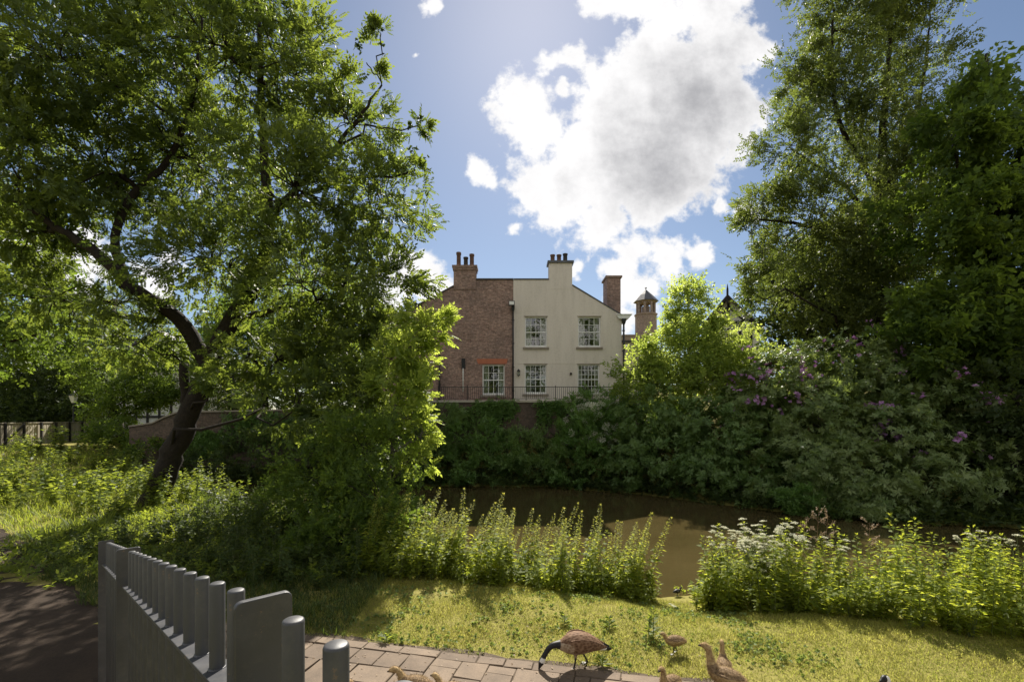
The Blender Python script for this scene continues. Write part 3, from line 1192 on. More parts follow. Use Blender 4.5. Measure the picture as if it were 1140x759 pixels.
def lantern(px, py):
    x, z, y = hx(px), hz(py), HYD
    mb = MB()
    mb.box(x - .05, x + .05, y - .04, y - .001, z - .18, z + .18)
    mb.tube([(x, y - .02, z + .1), (x, y - .1, z + .16), (x, y - .2, z + .13)], .014, 6)
    mb.lathe([(.02, .20), (.05, .16), (.13, .08), (.11, .06)], (x, y - .2, z), 6)
    mb.lathe([(.10, -.20), (.05, -.24), (.02, -.27)], (x, y - .2, z), 6)
    for k in range(6):
        t = 2 * math.pi * (k + .5) / 6
        mb.tube([(x + .105 * math.cos(t), y - .2 + .105 * math.sin(t), z + .07), (x + .085 * math.cos(t), y - .2 + .085 * math.sin(t), z - .2)], .008, 4)
    o = part(mb, 'wall_lantern', M['black_metal'], house)
    mb = MB()
    mb.lathe([(.09, .06), (.075, -.19)], (x, y - .2, z), 6)
    part(mb, 'lantern_glass', M['glass'], o)


lantern(577.3, 414.5)
lantern(680.3, 415)
lantern(480, 415)
mb = MB()
mb.lathe([(.06, -.07), (.075, 0), (.06, .07)], (hx(635.5), HYD - .05, hz(416)), 10)
part(mb, 'vent_cowl', M['pot_dark'], house, True)
# lower wing set back on the right
mb = MB()
mb.box(XR + .004, 9.9, HYD + 3.2, HYD + 8, TZ, CZ + (HY - 381) * 33.2 / F)
part(mb, 'side_wing', M['render'], house)
mb = MB()
z = CZ + (HY - 381) * 33.2 / F
mb.prism([(XR + .01, z + .01), (10.1, z + .01), (10.1, z + .12), (XR + .01, z + .12)], HYD + 3.0, HYD + 8.2)
part(mb, 'wing_roof', M['slate'], house)

# terrace, retaining wall, railing
mb = MB()
mb.slab([(-9.4, 28.62), (11, 28.62), (12, 46), (-13, 46)], 1.0, TZ - .004)
tag(mb.build('terrace', M['coping']), kind='structure')

rwall = tag(empty('retaining_wall', (0, 28.4, 0)), 'high brick retaining wall under the house terrace, partly hung with ivy', 'wall')
mb = MB()
mb.box(-9.4, 11, 28.25, 28.6, -.6, 4.02)
for x in (-6.4, -2.2, 2.4, 7):
    mb.box(x - .3, x + .3, 28.05, 28.249, -.6, 3.5)
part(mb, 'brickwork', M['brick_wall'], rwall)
mb = MB()
mb.box(-9.5, 11.1, 28.15, 28.66, 4.024, 4.16)
part(mb, 'coping', M['coping'], rwall, bevel=.015)

rail = tag(empty('terrace_railing', (0, 28.4, 4.16)), 'thin black iron railing along the top of the retaining wall before the house', 'railing')
x0, x1 = (488 - CX) * 28.4 / F, (716 - CX) * 28.4 / F
mb = MB()
mb.box(x0, x1, 28.38, 28.42, 4.96, 4.995)
part(mb, 'top_rail', M['black_metal'], rail)
mb = MB()
mb.box(x0, x1, 28.39, 28.41, 4.25, 4.275)
part(mb, 'bottom_rail', M['black_metal'], rail)
n = 99
mb = MB()
mb.box(-.011, .011, -.011, .011, .118, .798)
bar = mb.build('bar', M['black_metal'], rail)
for i in range(n):
    b2 = bar if i == 0 else bar.copy()
    if i:
        COL.objects.link(b2)
        b2.parent = rail
    b2.location = (x0 + (x1 - x0) * (i + .5) / n, 0, 0)
mb = MB()
mb.box(-.022, .022, -.022, .022, 0, .9)
post = mb.build('post', M['black_metal'], rail)
for i in range(8):
    b2 = post if i == 0 else post.copy()
    if i:
        COL.objects.link(b2)
        b2.parent = rail
    b2.location = (x0 + (x1 - x0) * i / 7, 0, 0)

# garden wall behind the left tree
gw = tag(empty('garden_wall', (-14, 28, 0)), 'dark old brick garden wall with a swept-down end behind the leaning trunk', 'wall')
mb = MB()
prof = [(-22.7, .2), (-9.41, .2), (-9.41, 3.6), (-18.6, 3.42), (-19.9, 3.36), (-20.6, 3.1), (-21.3, 2.75), (-22.7, 2.55)]
mb.prism(prof, 27.7, 28.05)
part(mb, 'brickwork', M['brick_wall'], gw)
mb = MB()
top = prof[2:]
for (a, b2) in zip(top[:-1], top[1:]):
    mb.prism([(b2[0], b2[1] + .004), (a[0], a[1] + .004), (a[0], a[1] + .09), (b2[0], b2[1] + .09)], 27.62, 28.13)
part(mb, 'coping', M['stone'], gw)

# ------------------------------------------------------------------ tower
tw = tag(empty('bell_tower', (17.3, 60, 3)), 'slim old brick bell tower with arched belfry and pointed slate cap behind the house', 'tower')
TX, TY = (719 - CX) / F * 60, 60.0
tz = lambda py: CZ + (HY - py) * 60 / F
rr = 1.25
mb = MB()
mb.lathe([(rr * 1.08, 3), (rr * 1.08, tz(351.5))], (TX, TY, 0), 8)
mb.lathe([(rr * 1.16, tz(351.5) + .004), (rr * 1.16, tz(349.8))], (TX, TY, 0), 8)
part(mb, 'shaft', M['brick_tower'], tw)
mb = MB()
for k in range(8):
    t = 2 * math.pi * (k + .5) / 8
    x, y = TX + rr * .86 * math.cos(t), TY + rr * .86 * math.sin(t)
    mb.tube([(x, y, tz(349.8) + .003), (x, y, tz(337.2))], .16, 6)
    # arch heads between the piers
    t2 = 2 * math.pi * (k + 1.5) / 8
    p1 = (TX + rr * .86 * math.cos(t2), TY + rr * .86 * math.sin(t2))
    for q in range(6):
        u0, u1 = q / 6, (q + 1) / 6
        zz = lambda u: tz(341) + .45 * math.sin(math.pi * u) - .1
        a = (x + (p1[0] - x) * u0, y + (p1[1] - y) * u0)
        c = (x + (p1[0] - x) * u1, y + (p1[1] - y) * u1)
        mb.add([(a[0], a[1], zz(u0)), (c[0], c[1], zz(u1)), (c[0], c[1], tz(336.8)), (a[0], a[1], tz(336.8))], [(0, 1, 2, 3)])
mb.lathe([(rr * .9, tz(337.2)), (rr * 1.05, tz(336.2))], (TX, TY, 0), 8)
mb.lathe([(.5, tz(349.8) + .01), (.5, tz(341.5))], (TX, TY, 0), 8)
part(mb, 'belfry', M['brick_tower'], tw)
mb = MB()
mb.lathe([(rr * 1.28, tz(336.1)), (rr * 1.2, tz(335.2)), (rr * .62, tz(328.5)), (.06, tz(322.6))], (TX, TY, 0), 8)
part(mb, 'cap_roof', M['slate'], tw)
mb = MB()
mb.lathe([(.05, tz(323)), (.05, tz(321.4)), (.13, tz(321)), (.13, tz(320.4)), (.03, tz(319.6))], (TX, TY, 0), 8)
part(mb, 'finial', M['lead'], tw)
mb = MB()
mb.box(TX - 3.4, TX - 1.4, 58, 62, 3, tz(377))
mb.box(TX - 3.5, TX - 1.36, 57.9, 62.1, tz(377) + .003, tz(375.5))
part(mb, 'base_block', M['brick_tower'], tw)

# ------------------------------------------------------------------ half timbered gable on the right
GYD = 38.0
gx0, gz0 = P(811, 331, GYD)[0], P(811, 331, GYD)[2]
gh = tag(empty('timbered_house', (gx0, GYD, 3.5), R(-32)), 'black and white timbered gable with spike finial, peeping over the trees at right', 'house')
hw, ez = 1.75, -2.1                       # half width, eaves drop
loc = lambda z: gz0 + z - 3.5
mb = MB()
mb.box(-hw, hw, 0, 7, -2, loc(ez))
mb.prism([(-hw, loc(ez)), (hw, loc(ez)), (0, loc(-.12))], 0, 7)
mb.build('plaster_wall', M['white_wall'], gh)
mb = MB()
for s in (-1, 1):
    mb.prism([(0, loc(0) + .004), (s * (hw + .45), loc(ez - .45)), (s * (hw + .45), loc(ez - .45) + .14), (0, loc(0) + .16)], -.55, 7.3)
mb.build('roof', M['tile'], gh)
mb = MB()
for s in (-1, 1):
    mb.prism([(s * .004, loc(-.22)), (s * (hw + .5), loc(ez - .66)), (s * (hw + .5), loc(ez - .42)), (s * .004, loc(.04))], -.64, -.56)
mb.tube([(0, -.6, loc(-.6)), (0, -.6, loc(.5)), (0, -.6, loc(.95))], [.09, .08, .015], 8)
mb.build('bargeboard', M['timber'], gh)
mb = MB()
mb.box(-hw, hw, -.05, -.003, loc(ez) - .11, loc(ez) + .11)
mb.box(-.09, .09, -.052, -.004, loc(ez) + .112, loc(-.5))
for s in (-1, 1):
    mb.prism([(s * .12, loc(-1.0)), (s * 1.0, loc(ez) + .12), (s * 1.22, loc(ez) + .12), (s * .12, loc(-.75))], -.05, -.004)
for x in (-1.66, -.85, 0, .85, 1.66):
    mb.box(x - .09, x + .09, -.051, -.0035, -1.9, loc(ez) - .112)
for z in (1.2, 3.0):
    for a, b2 in ((-1.57, -.94), (-.76, -.09), (.09, .76), (.94, 1.57)):
        mb.box(a, b2, -.05, -.004, z - .08, z + .08)
mb.build('timber_frame', M['timber'], gh)
mb = MB()
for a in (-.68, .17):
    mb.box(a, a + .5, -.03, -.005, 1.6, 2.7)
mb.build('window', M['glass'], gh)

# white half timbered house seen through the left tree
lh = tag(empty('timbered_house', (-31, 42, 2.2)), 'white half-timbered house glimpsed behind the left tree trunk above the garden wall', 'house')
mb = MB()
mb.box(-6, 4.6, 0, 7, -1, 5.2)
mb.prism([(-6, 5.2), (4.6, 5.2), (-.7, 8.6)], 0, 7)
mb.build('plaster_wall', M['white_wall'], lh)
mb = MB()
for x in np.arange(-6, 4.7, 1.06):
    mb.box(x - .1, x + .1, -.05, -.003, -1, 5.1)
for z in (1.0, 3.0, 5.15):
    mb.box(-6.1, 4.7, -.09, -.052, z - .1, z + .1)
mb.build('timber_frame', M['timber'], lh)
mb = MB()
for s in (-1, 1):
    mb.prism([(-.7, 8.61), (-.7 + s * 5.9, 4.9), (-.7 + s * 5.9, 5.05), (-.7, 8.77)], -.5, 7.3)
mb.build('roof', M['slate'], lh)
for x in (-3.9, .35, 2.5):
    mb = MB()
    mb.box(x - .42, x + .42, -.045, -.004, 3.35, 4.7)
    wn = mb.build('window', M['white_paint'], lh)
    mb = MB()
    for i in range(2):
        mb.box(x - .36 + i * .38, x - .02 + i * .38, -.06, -.047, 3.43, 4.62)
    mb.build('pane', M['glass'], wn)
mb = MB()
mb.box(2.0, 2.9, 2, 3, 6, 9.6)
mb.build('chimney', M['brick'], lh)

# ------------------------------------------------------------------ wooden fence with dark posts
wf = tag(empty('board_fence', (-30.5, 28, 1.3)), 'weathered pale board fence with dark posts in front of the dark hedge at far left', 'fence')
A, B = np.array([-30.3, 27.4]), np.array([-34.6, 39.5])
pxs = [-18, 3, 24, 43.5, 60, 75.5, 89.5, 101, 112]


def on_line(px):
    k = (px - CX) / F                   # x = k*y on the line A + t (B-A)
    t = (k * A[1] - A[0]) / ((B - A)[0] - k * (B - A)[1])
    return A + t * (B - A)


pp = [on_line(p) for p in pxs]
dirf = norm(B - A)
nf_ = np.array([dirf[1], -dirf[0]])
if np.dot(nf_, A) > 0:
    nf_ = -nf_
rb = np.random.default_rng(4)
for i, (a, b2) in enumerate(zip(pp[:-1], pp[1:])):
    mb = MB()
    L = np.linalg.norm(b2 - a)
    k = max(4, int(L / .13))
    for j in range(k):
        u0, u1 = (j + .04) / k, (j + .96) / k
        p, q = a + (b2 - a) * u0, a + (b2 - a) * u1
        o = nf_ * (.02 + .012 * (j % 2))
        zt = 2.74 + rb.normal(0, .012)
        mb.slab([tuple(p - o), tuple(q - o), tuple(q - o + nf_ * .018), tuple(p - o + nf_ * .018)], 1.42 + rb.normal(0, .015), zt)
    part(mb, 'board_panel', M['wood'], wf)
for p in pp:
    mb = MB()
    c = p + nf_ * .07
    mb.slab([tuple(c + dirf * .06), tuple(c + dirf * .06 + nf_ * .11), tuple(c - dirf * .06 + nf_ * .11), tuple(c - dirf * .06)], .9, 2.8)
    part(mb, 'post', M['timber'], wf)
mb = MB()
for z in (1.36, 2.76):
    a, b2 = pp[0], pp[-1]
    mb.slab([tuple(a - nf_ * .05), tuple(b2 - nf_ * .05), tuple(b2 + nf_ * .05), tuple(a + nf_ * .05)], z, z + .05)
part(mb, 'rail', M['wood'], wf)
mb = MB()
mb.slab([tuple(pp[0] - nf_ * .1), tuple(pp[-1] - nf_ * .1), tuple(pp[-1] + nf_ * .04), tuple(pp[0] + nf_ * .04)], .7, 1.33)
part(mb, 'footing', M['soil'], wf)

# small picket gate fence with a sloping handrail in front of it
pk = tag(empty('picket_railing', (-28.5, 25.6, 1.2)), 'low grey picket railing with a sloping handrail, at the near end of the board fence', 'railing')
pa, pb = P(-40, 505, 25.2), P(28, 472, 26.4)
pk_bar = MB()
for i in range(16):
    u = i / 15
    x, y = pa[0] + (pb[0] - pa[0]) * u, pa[1] + (pb[1] - pa[1]) * u
    zt = 1.45 + (u - .45) * .1
    mb = MB()
    mb.box(x - .02, x + .02, y - .02, y + .02, .5, zt)
    part(mb, 'picket', M['wood'], pk)
mb = MB()
mb.tube([P(-30, 527, 25.2), P(27, 472, 26.4)], .055, 6)
part(mb, 'handrail', M['timber'], pk)

# street lamp
lp = tag(empty('street_lamp', tuple(P(82, 470, 36) * [1, 1, 0] + np.array([0, 0, 1.5]))), 'old style street lamp with a tapering glass lantern above the board fence at left', 'lamp post')
mb = MB()
ls = lambda py: CZ + (HY - py) * 36 / F - 1.5
mb.lathe([(.14, -.5), (.14, .4), (.08, .5), (.06, 1.2), (.045, ls(448.5))], (0, 0, 0), 10)
mb.build('post', M['black_metal'], lp, True)
mb = MB()
mb.lathe([(.13, ls(448.3)), (.28, ls(440.5))], (0, 0, 0), 4)
mb.build('lantern_glass', M['white_paint'], lp)
mb = MB()
mb.lathe([(.34, ls(440.4)), (.3, ls(439.8)), (.1, ls(437.5)), (.05, ls(436.8)), (.09, ls(436.2)), (.02, ls(435.2))], (0, 0, 0), 8)
mb.build('lantern_roof', M['black_metal'], lp)

# ------------------------------------------------------------------ grey tubular fence in the foreground
FA, FB = .316, -.95
fz = lambda Y: 2.777 - .235 * (Y - .88)
gf = tag(empty('metal_fence', (FA + FB * 2.45, 2.45, 0)), 'grey painted metal fence of round vertical bars with flat post plates in the foreground', 'fence')
fd = norm(np.array([FB, 1.0]))
fn = np.array([fd[1], -fd[0]])
DIA = .030
br_ = np.random.default_rng(8)


def bar_mesh(top, bottom, r):
    h = top - bottom
    v, f = lathe_data([(r, 0), (r, h - .004), (r * .93, h - .0012), (r * .8, h)], (0, 0, bottom), 20)
    mb = MB()
    mb.add(v, f)
    return mb


proto = bar_mesh(0, -2.0, DIA / 2).build('bar', M['grey_paint'], gf, True)
first = True


def put_bar(Y, ztop):
    global first
    o = proto if first else proto.copy()
    if not first:
        COL.objects.link(o)
        o.parent = gf
    first = False
    o.location = Vector((FA + FB * Y, Y, ztop)) - gf.location
    o.rotation_euler = (0, 0, br_.random() * 6)


bars = [.88 + .1104 * i for i in range(14)]
for Y in bars:
    put_bar(Y, fz(Y))
for i in range(11):
    Y = 2.545 + .1135 * i
    put_bar(Y, fz(Y))
put_bar(.656, 2.818)
put_bar(.551, 2.834)
put_bar(.443, 2.845)
put_bar(.338, 2.855)


def rail_piece(Ya, Yb, za, zb, w=.056, th=.010):
    a = np.array([FA + FB * Ya, Ya])
    b2 = np.array([FA + FB * Yb, Yb])
    mb = MB()
    v = []
    for p, z in ((a, za), (b2, zb)):
        for s in (-1, 1):
            for dz in (0, -th):
                v.append((p[0] + fn[0] * w / 2 * s, p[1] + fn[1] * w / 2 * s, z + dz))
    mb.add(v, [(0, 2, 6, 4), (1, 5, 7, 3), (0, 4, 5, 1), (2, 3, 7, 6), (0, 1, 3, 2), (4, 6, 7, 5)])
    return part(mb, 'rail', M['grey_paint'], gf, bevel=.0015)


RD = .182
rail_piece(.775, 2.43, fz(.775) - RD, fz(2.43) - RD)
rail_piece(2.47, 3.88, fz(2.47) - RD, fz(3.88) - RD)
rail_piece(.25, .735, 2.862 - RD, 2.81 - RD)
# weld dabs where bars pass the rail
mb = MB()
for Y in bars + [.656, .551]:
    for s in (-1, 1):
        zc = (fz(Y) if Y > .7 else 2.82) - RD
        x, y = FA + FB * Y, Y
        mb.lathe([(DIA * .62, -.002), (DIA * .58, .003), (DIA * .5, .005)], (x, y, zc), 12)
        break
part(mb, 'weld_beads', M['grey_paint'], gf, True)


def plate(Y, top, hw, th=.012, bottom=.05, rc=.012):
    c = np.array([FA + FB * Y, Y])
    pts = [(-hw, bottom), (hw, bottom)]
    for k in range(7):
        t = math.pi / 2 * k / 6
        pts.append((hw - rc + rc * math.cos(t), top - rc + rc * math.sin(t)))
    for k in range(7):
        t = math.pi / 2 * (1 + k / 6)
        pts.append((-hw + rc + rc * math.cos(t), top - rc + rc * math.sin(t)))
    v, n = [], len(pts)
    for s in (-.5, .5):
        for (u, z) in pts:
            q = c + fn * u + fd * th * s
            v.append((q[0], q[1], z))
    mb = MB()
    mb.add(v, [tuple(range(n)), tuple(range(2 * n - 1, n - 1, -1))] + [(i, i + n, (i + 1) % n + n, (i + 1) % n) for i in range(n)])
    part(mb, 'post_plate', M['grey_paint'], gf, bevel=.002)


plate(.756, 2.812, .043)
plate(2.45, fz(2.45) + .01, .05)
plate(3.9, fz(3.9) + .01, .05)
# ------------------------------------------------------------------ trees
def ground_at(x, y):
    return np.array([x, y, float(Hz(x, y))])


def axis(pxs, rad, Y=None, n=22, seed=0):
    pts = [P(*p) for p in pxs]
    return smooth_axis(pts, rad, n, np.random.default_rng(seed))


tb = ground_at(*P(167, 570, 16.6)[:2])
ax = [axis([(160, 578, 16.6), (170, 562, 16.6), (185, 525, 16.6), (203, 480, 16.6), (219, 440, 16.5), (232, 400, 16.5)], [.56, .44, .37, .35, .32, .29], seed=1),
      axis([(231, 404, 16.5), (200, 352, 16.2), (145, 322, 15.6), (110, 281, 15.2), (75, 262, 15), (20, 225, 14.8)], [.26, .23, .2, .16, .12, .05], seed=2),
      axis([(231, 404, 16.5), (262, 352, 16.5), (300, 285, 16.5), (298, 237, 16.5), (294, 153, 16.5), (290, 60, 16.5), (282, -60, 16.5)], [.3, .27, .22, .18, .14, .1, .04], seed=3),
      axis([(145, 322, 15.6), (122, 262, 16), (153, 206, 16.4), (184, 188, 16.6), (215, 120, 16.6), (225, 20, 16.6)], [.15, .13, .12, .1, .08, .04], seed=4),
      axis([(258, 358, 16.5), (340, 335, 16), (400, 352, 15.4), (440, 380, 15)], [.13, .1, .07, .03], seed=5),
      axis([(298, 240, 16.5), (350, 190, 16.4), (395, 140, 16.2), (425, 95, 16)], [.12, .09, .06, .03], seed=6),
      axis([(209, 462, 16.45), (206, 430, 16.4), (205, 405, 16.4)], [.17, .16, .15], n=8, seed=7)]
lob = [LB(50, 60, 14.6, 80, 80), LB(150, 60, 16.5, 70, 75), LB(240, 50, 15.4, 70, 60), LB(318, 80, 16.4, 64, 62), LB(388, 135, 16, 50, 54),
       LB(425, 225, 16, 48, 62), LB(330, 210, 14.6, 80, 75), LB(220, 185, 17.8, 80, 75), LB(105, 180, 16.5, 80, 70), LB(25, 160, 14.4, 55, 75),
       LB(425, 310, 15.2, 52, 48), LB(335, 315, 14.6, 80, 55), LB(235, 290, 15.4, 75, 55), LB(60, 330, 17, 60, 40), LB(150, 380, 16, 70, 32, None, .8),
       LB(425, 372, 14.6, 36, 34), LB(405, 420, 14.4, 40, 36), LB(385, 455, 14, 45, 36), LB(310, 400, 15.5, 70, 40), LB(260, 425, 14.6, 46, 26, None, .7), LB(330, 455, 14.2, 60, 40, None, .9), LB(380, 380, 15.2, 60, 45), LB(130, 340, 15.2, 60, 30, None, .7),
       LB(170, -50, 16.5, 110, 60), LB(265, -50, 16.8, 70, 50), LB(40, -60, 15, 90, 60), LB(-70, 60, 15, 80, 90), LB(-70, 220, 15.5, 80, 80),
       LB(465, 140, 16, 10, 9, None, 1.5), LB(462, 190, 16, 16, 22, None, 1.2), LB(424, 38, 16, 9, 8, None, 2), LB(408, 70, 16, 14, 18, None, 1.3), LB(322, 22, 16.6, 26, 28), LB(30, 260, 15.5, 60, 40)]
tree('ash_tree', 'big leaning tree with feathery leaves and a dark forked trunk at left', 'tree', None, tb, ax, lob, 'ash', 'ash', 38000, .335,
     seed=21, shell=.25, cl=28, cr=.15, droop=.25, frac=.55, extra=[('seed_bunches', 'hedge', 'truss', 420, .20, None)])

bt = ground_at(*P(990, 520, 27)[:2])
ax = [axis([(985, 540, 27), (984, 420, 27), (982, 300, 27), (977, 215, 27), (985, 130, 27), (992, 40, 27), (990, -60, 27)], [.5, .42, .34, .26, .18, .1, .04], seed=8),
      axis([(981, 290, 27), (950, 215, 26.5), (915, 190, 26.3), (880, 165, 26)], [.17, .12, .08, .03], seed=9),
      axis([(978, 215, 27), (930, 130, 27), (925, 60, 27), (928, -10, 27)], [.15, .12, .08, .03], seed=10),
      axis([(980, 225, 27), (1015, 150, 27), (1030, 80, 27), (1035, 10, 27)], [.15, .12, .07, .03], seed=11),
      axis([(982, 310, 27), (930, 260, 25.7), (870, 245, 25.2), (830, 245, 25)], [.15, .1, .07, .03], seed=12)]
lob = [LB(985, -20, 27, 70, 50), LB(935, 35, 27, 40, 48), LB(1022, 45, 27, 42, 45), LB(890, 85, 27, 26, 36, None, .9), LB(960, 115, 27, 66, 55), LB(878, 160, 26.3, 36, 34),
       LB(1005, 180, 26.5, 66, 55), LB(848, 232, 25.7, 34, 30), LB(915, 240, 25.2, 70, 50), LB(985, 260, 25.2, 60, 46), LB(853, 300, 24, 24, 34, None, .9), LB(905, 325, 26.5, 66, 44, None, .85), LB(985, 330, 25.7, 66, 44, None, .85),
       LB(930, -50, 27, 50, 50), LB(838, 325, 23.5, 14, 18, None, .9)]
tree('alder_tree', 'tall dark small-leaved tree with airy top rising behind the flowering shrubs at right', 'tree', None, bt, ax, lob, 'alder', 'fine', 19500, .54,
     seed=22, shell=.3, cl=28, cr=.165, frac=.6, maxb=60)

st = ground_at(*P(1110, 520, 20.5)[:2])
ax = [axis([(1110, 540, 20.5), (1112, 400, 20.5), (1108, 300, 20.5), (1100, 200, 20.5), (1098, 60, 20.5)], [.42, .36, .27, .17, .05], seed=13),
      axis([(1108, 310, 20.5), (1075, 230, 20.2), (1060, 150, 20)], [.15, .1, .04], seed=14),
      axis([(1103, 250, 20.5), (1135, 170, 20.5), (1150, 100, 20.5)], [.15, .1, .04], seed=15)]
lob = [LB(1096, 78, 20.5, 18, 36), LB(1130, 112, 20.5, 18, 34), LB(1068, 150, 20.2, 38, 50), LB(1120, 190, 20.2, 50, 50), LB(1065, 240, 20, 55, 50), LB(1130, 280, 20.3, 55, 50),
       LB(1085, 330, 19.6, 65, 45), LB(1180, 225, 20.5, 40, 55), LB(1170, 350, 20, 60, 60), LB(1060, 385, 19.5, 60, 34), LB(1125, 395, 19.2, 50, 40)]
tree('sycamore_tree', 'broad-leaved tree with bright upper leaves at the right edge, next to the tall dark tree', 'tree', None, st, ax, lob, 'sycamore', 'palm', 6500, .60,
     seed=23, shell=.35, cl=22, cr=.16, frac=.6)

mt = ground_at(*P(765, 470, 26)[:2])
ax = [axis([(770, 480, 26), (768, 420, 26), (765, 350, 26), (766, 315, 26)], [.13, .10, .06, .02], seed=16),
      axis([(769, 440, 26), (740, 400, 26), (715, 380, 25.6)], [.08, .06, .02], seed=17),
      axis([(769, 430, 26), (800, 390, 25.6), (815, 365, 25.4)], [.08, .06, .02], seed=18)]
lob = [LB(766, 338, 26, 22, 28), LB(756, 362, 25.8, 22, 22), LB(784, 370, 25.6, 22, 24), LB(726, 396, 25.4, 26, 22), LB(765, 398, 25.2, 44, 30), LB(712, 412, 25, 24, 22), LB(812, 402, 25, 28, 26),
       LB(738, 428, 24.6, 38, 24), LB(792, 425, 24.4, 42, 28), LB(838, 398, 24.2, 22, 26, None, .8), LB(822, 428, 24, 28, 20, None, .8), LB(775, 322, 26, 10, 12, None, 1.2)]
tree('willow_tree', 'slender young tree with sunlit pale yellow-green leaves right of the cream house', 'tree', None, mt, ax, lob, 'willow', 'twig', 5200, .46,
     bark='bark_grey', seed=24, shell=.25, cl=18, cr=.2, frac=.8)

# trees and hedges farther back
back = [('sycamore_tree', 'bright leafy tree beyond the board fence at the far left edge', -28, 340, 31, 'sycamore', 'palm', [LB(0, 330, 31, 60, 50), LB(45, 372, 30, 44, 24), LB(-40, 380, 31, 55, 40), LB(-20, 270, 32, 60, 50), LB(30, 290, 31, 40, 40)], 2600, .7),
        ('yew_tree', 'dark rounded evergreen behind the board fence and the street lamp', 60, 460, 43, 'hedge', 'fine', [LB(30, 446, 43, 50, 36), LB(80, 450, 44, 42, 34), LB(-20, 450, 43, 42, 38), LB(50, 405, 45, 55, 34), LB(112, 440, 45, 34, 46), LB(60, 465, 42, 60, 20), LB(0, 468, 42, 60, 20), LB(20, 415, 46, 60, 30)], 12000, .7),
        ('yew_tree', 'dark evergreen crown between the board fence and the white timbered house', 118, 440, 46, 'hedge', 'fine', [LB(112, 400, 47, 30, 48), LB(140, 360, 47, 45, 34), LB(100, 350, 48, 40, 40)], 2600, .62),
        ('lime_tree', 'mid green tree behind the garden wall right of the leaning trunk', 300, 420, 34, 'sycamore', 'twig', [LB(290, 400, 34, 60, 45), LB(350, 395, 33, 55, 42), LB(240, 380, 35, 45, 40), LB(400, 400, 33.5, 40, 38), LB(320, 345, 35, 80, 40)], 3600, .6),
        ('lime_tree', 'tree standing behind the brick half of the house, mostly hidden by the leaning tree', 420, 360, 44, 'hedge', 'twig', [LB(405, 375, 44, 50, 50), LB(360, 330, 45, 60, 50)], 2400, .7),
        ('yew_tree', 'dark shaded evergreen behind the garden wall, right of the leaning trunk', 260, 440, 36, 'hedge', 'fine', [LB(255, 430, 36, 40, 40), LB(310, 435, 36, 50, 34), LB(380, 430, 36, 50, 36), LB(430, 425, 37, 34, 40), LB(340, 385, 38, 80, 40)], 4200, .6),
        ('holly_tree', 'small spreading tree in front of the white timbered house, left of the trunk', 145, 470, 31, 'sycamore', 'twig', [LB(112, 412, 33, 32, 28), LB(168, 436, 31.5, 26, 20), LB(185, 405, 33, 24, 20), LB(140, 440, 31, 30, 20), LB(120, 462, 30.5, 26, 22), LB(165, 418, 33, 30, 18, None, .6), LB(195, 445, 33, 26, 20), LB(130, 485, 28.5, 26, 14), LB(150, 500, 27.2, 24, 12)], 4600, .45),
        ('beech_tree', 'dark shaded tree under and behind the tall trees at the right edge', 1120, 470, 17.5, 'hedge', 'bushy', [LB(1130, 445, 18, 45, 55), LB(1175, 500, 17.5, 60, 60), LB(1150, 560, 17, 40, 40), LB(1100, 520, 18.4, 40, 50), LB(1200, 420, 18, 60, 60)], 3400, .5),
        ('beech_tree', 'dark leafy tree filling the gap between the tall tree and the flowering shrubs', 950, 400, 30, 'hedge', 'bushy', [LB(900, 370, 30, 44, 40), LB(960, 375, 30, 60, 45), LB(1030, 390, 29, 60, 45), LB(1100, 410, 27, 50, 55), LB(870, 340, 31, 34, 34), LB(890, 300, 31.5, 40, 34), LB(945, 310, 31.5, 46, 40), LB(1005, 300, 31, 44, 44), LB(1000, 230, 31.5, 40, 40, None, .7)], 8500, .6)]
for k, (nm, lab, px, py, Y, lf, tm, lob, n, sz) in enumerate(back):
    b0 = ground_at(*P(px, py, Y)[:2])
    c0 = np.asarray(lob[0][0])
    a_ = smooth_axis([b0, b0 * .5 + c0 * .5, c0], [.32, .24, .1], 10)
    tree(nm, lab, 'tree', None, b0, [a_], lob, lf, tm, n, sz, seed=40 + k, shell=.45, cl=22, cr=.2, frac=.3)

for k, (x, y, h) in enumerate([(-14, -24, 22), (-4, -27, 25), (5, -26, 23), (13, -24, 24)]):
    b0 = np.array([x, y, 0.0])
    a_ = smooth_axis([b0, b0 + [0, 0, h * .5], b0 + [.5, 0, h * .85]], [.4, .28, .08], 10)
    lob = [(b0 + [dx, dy, h * u], (r_, r_, r_ * .8), 1.0) for dx, dy, u, r_ in ((0, 0, .85, 3), (-3, 0, .6, 3.4), (3, .5, .62, 3.4), (0, -1, .45, 4), (.5, 1, .3, 3.2))]
    tree('lime_tree', 'leafy tree behind the viewer, seen only mirrored in the windows', 'tree', 'trees behind the viewer', b0, [a_], lob, 'sycamore', 'twig', 1800, .9, seed=60 + k, shell=.4, frac=.2)

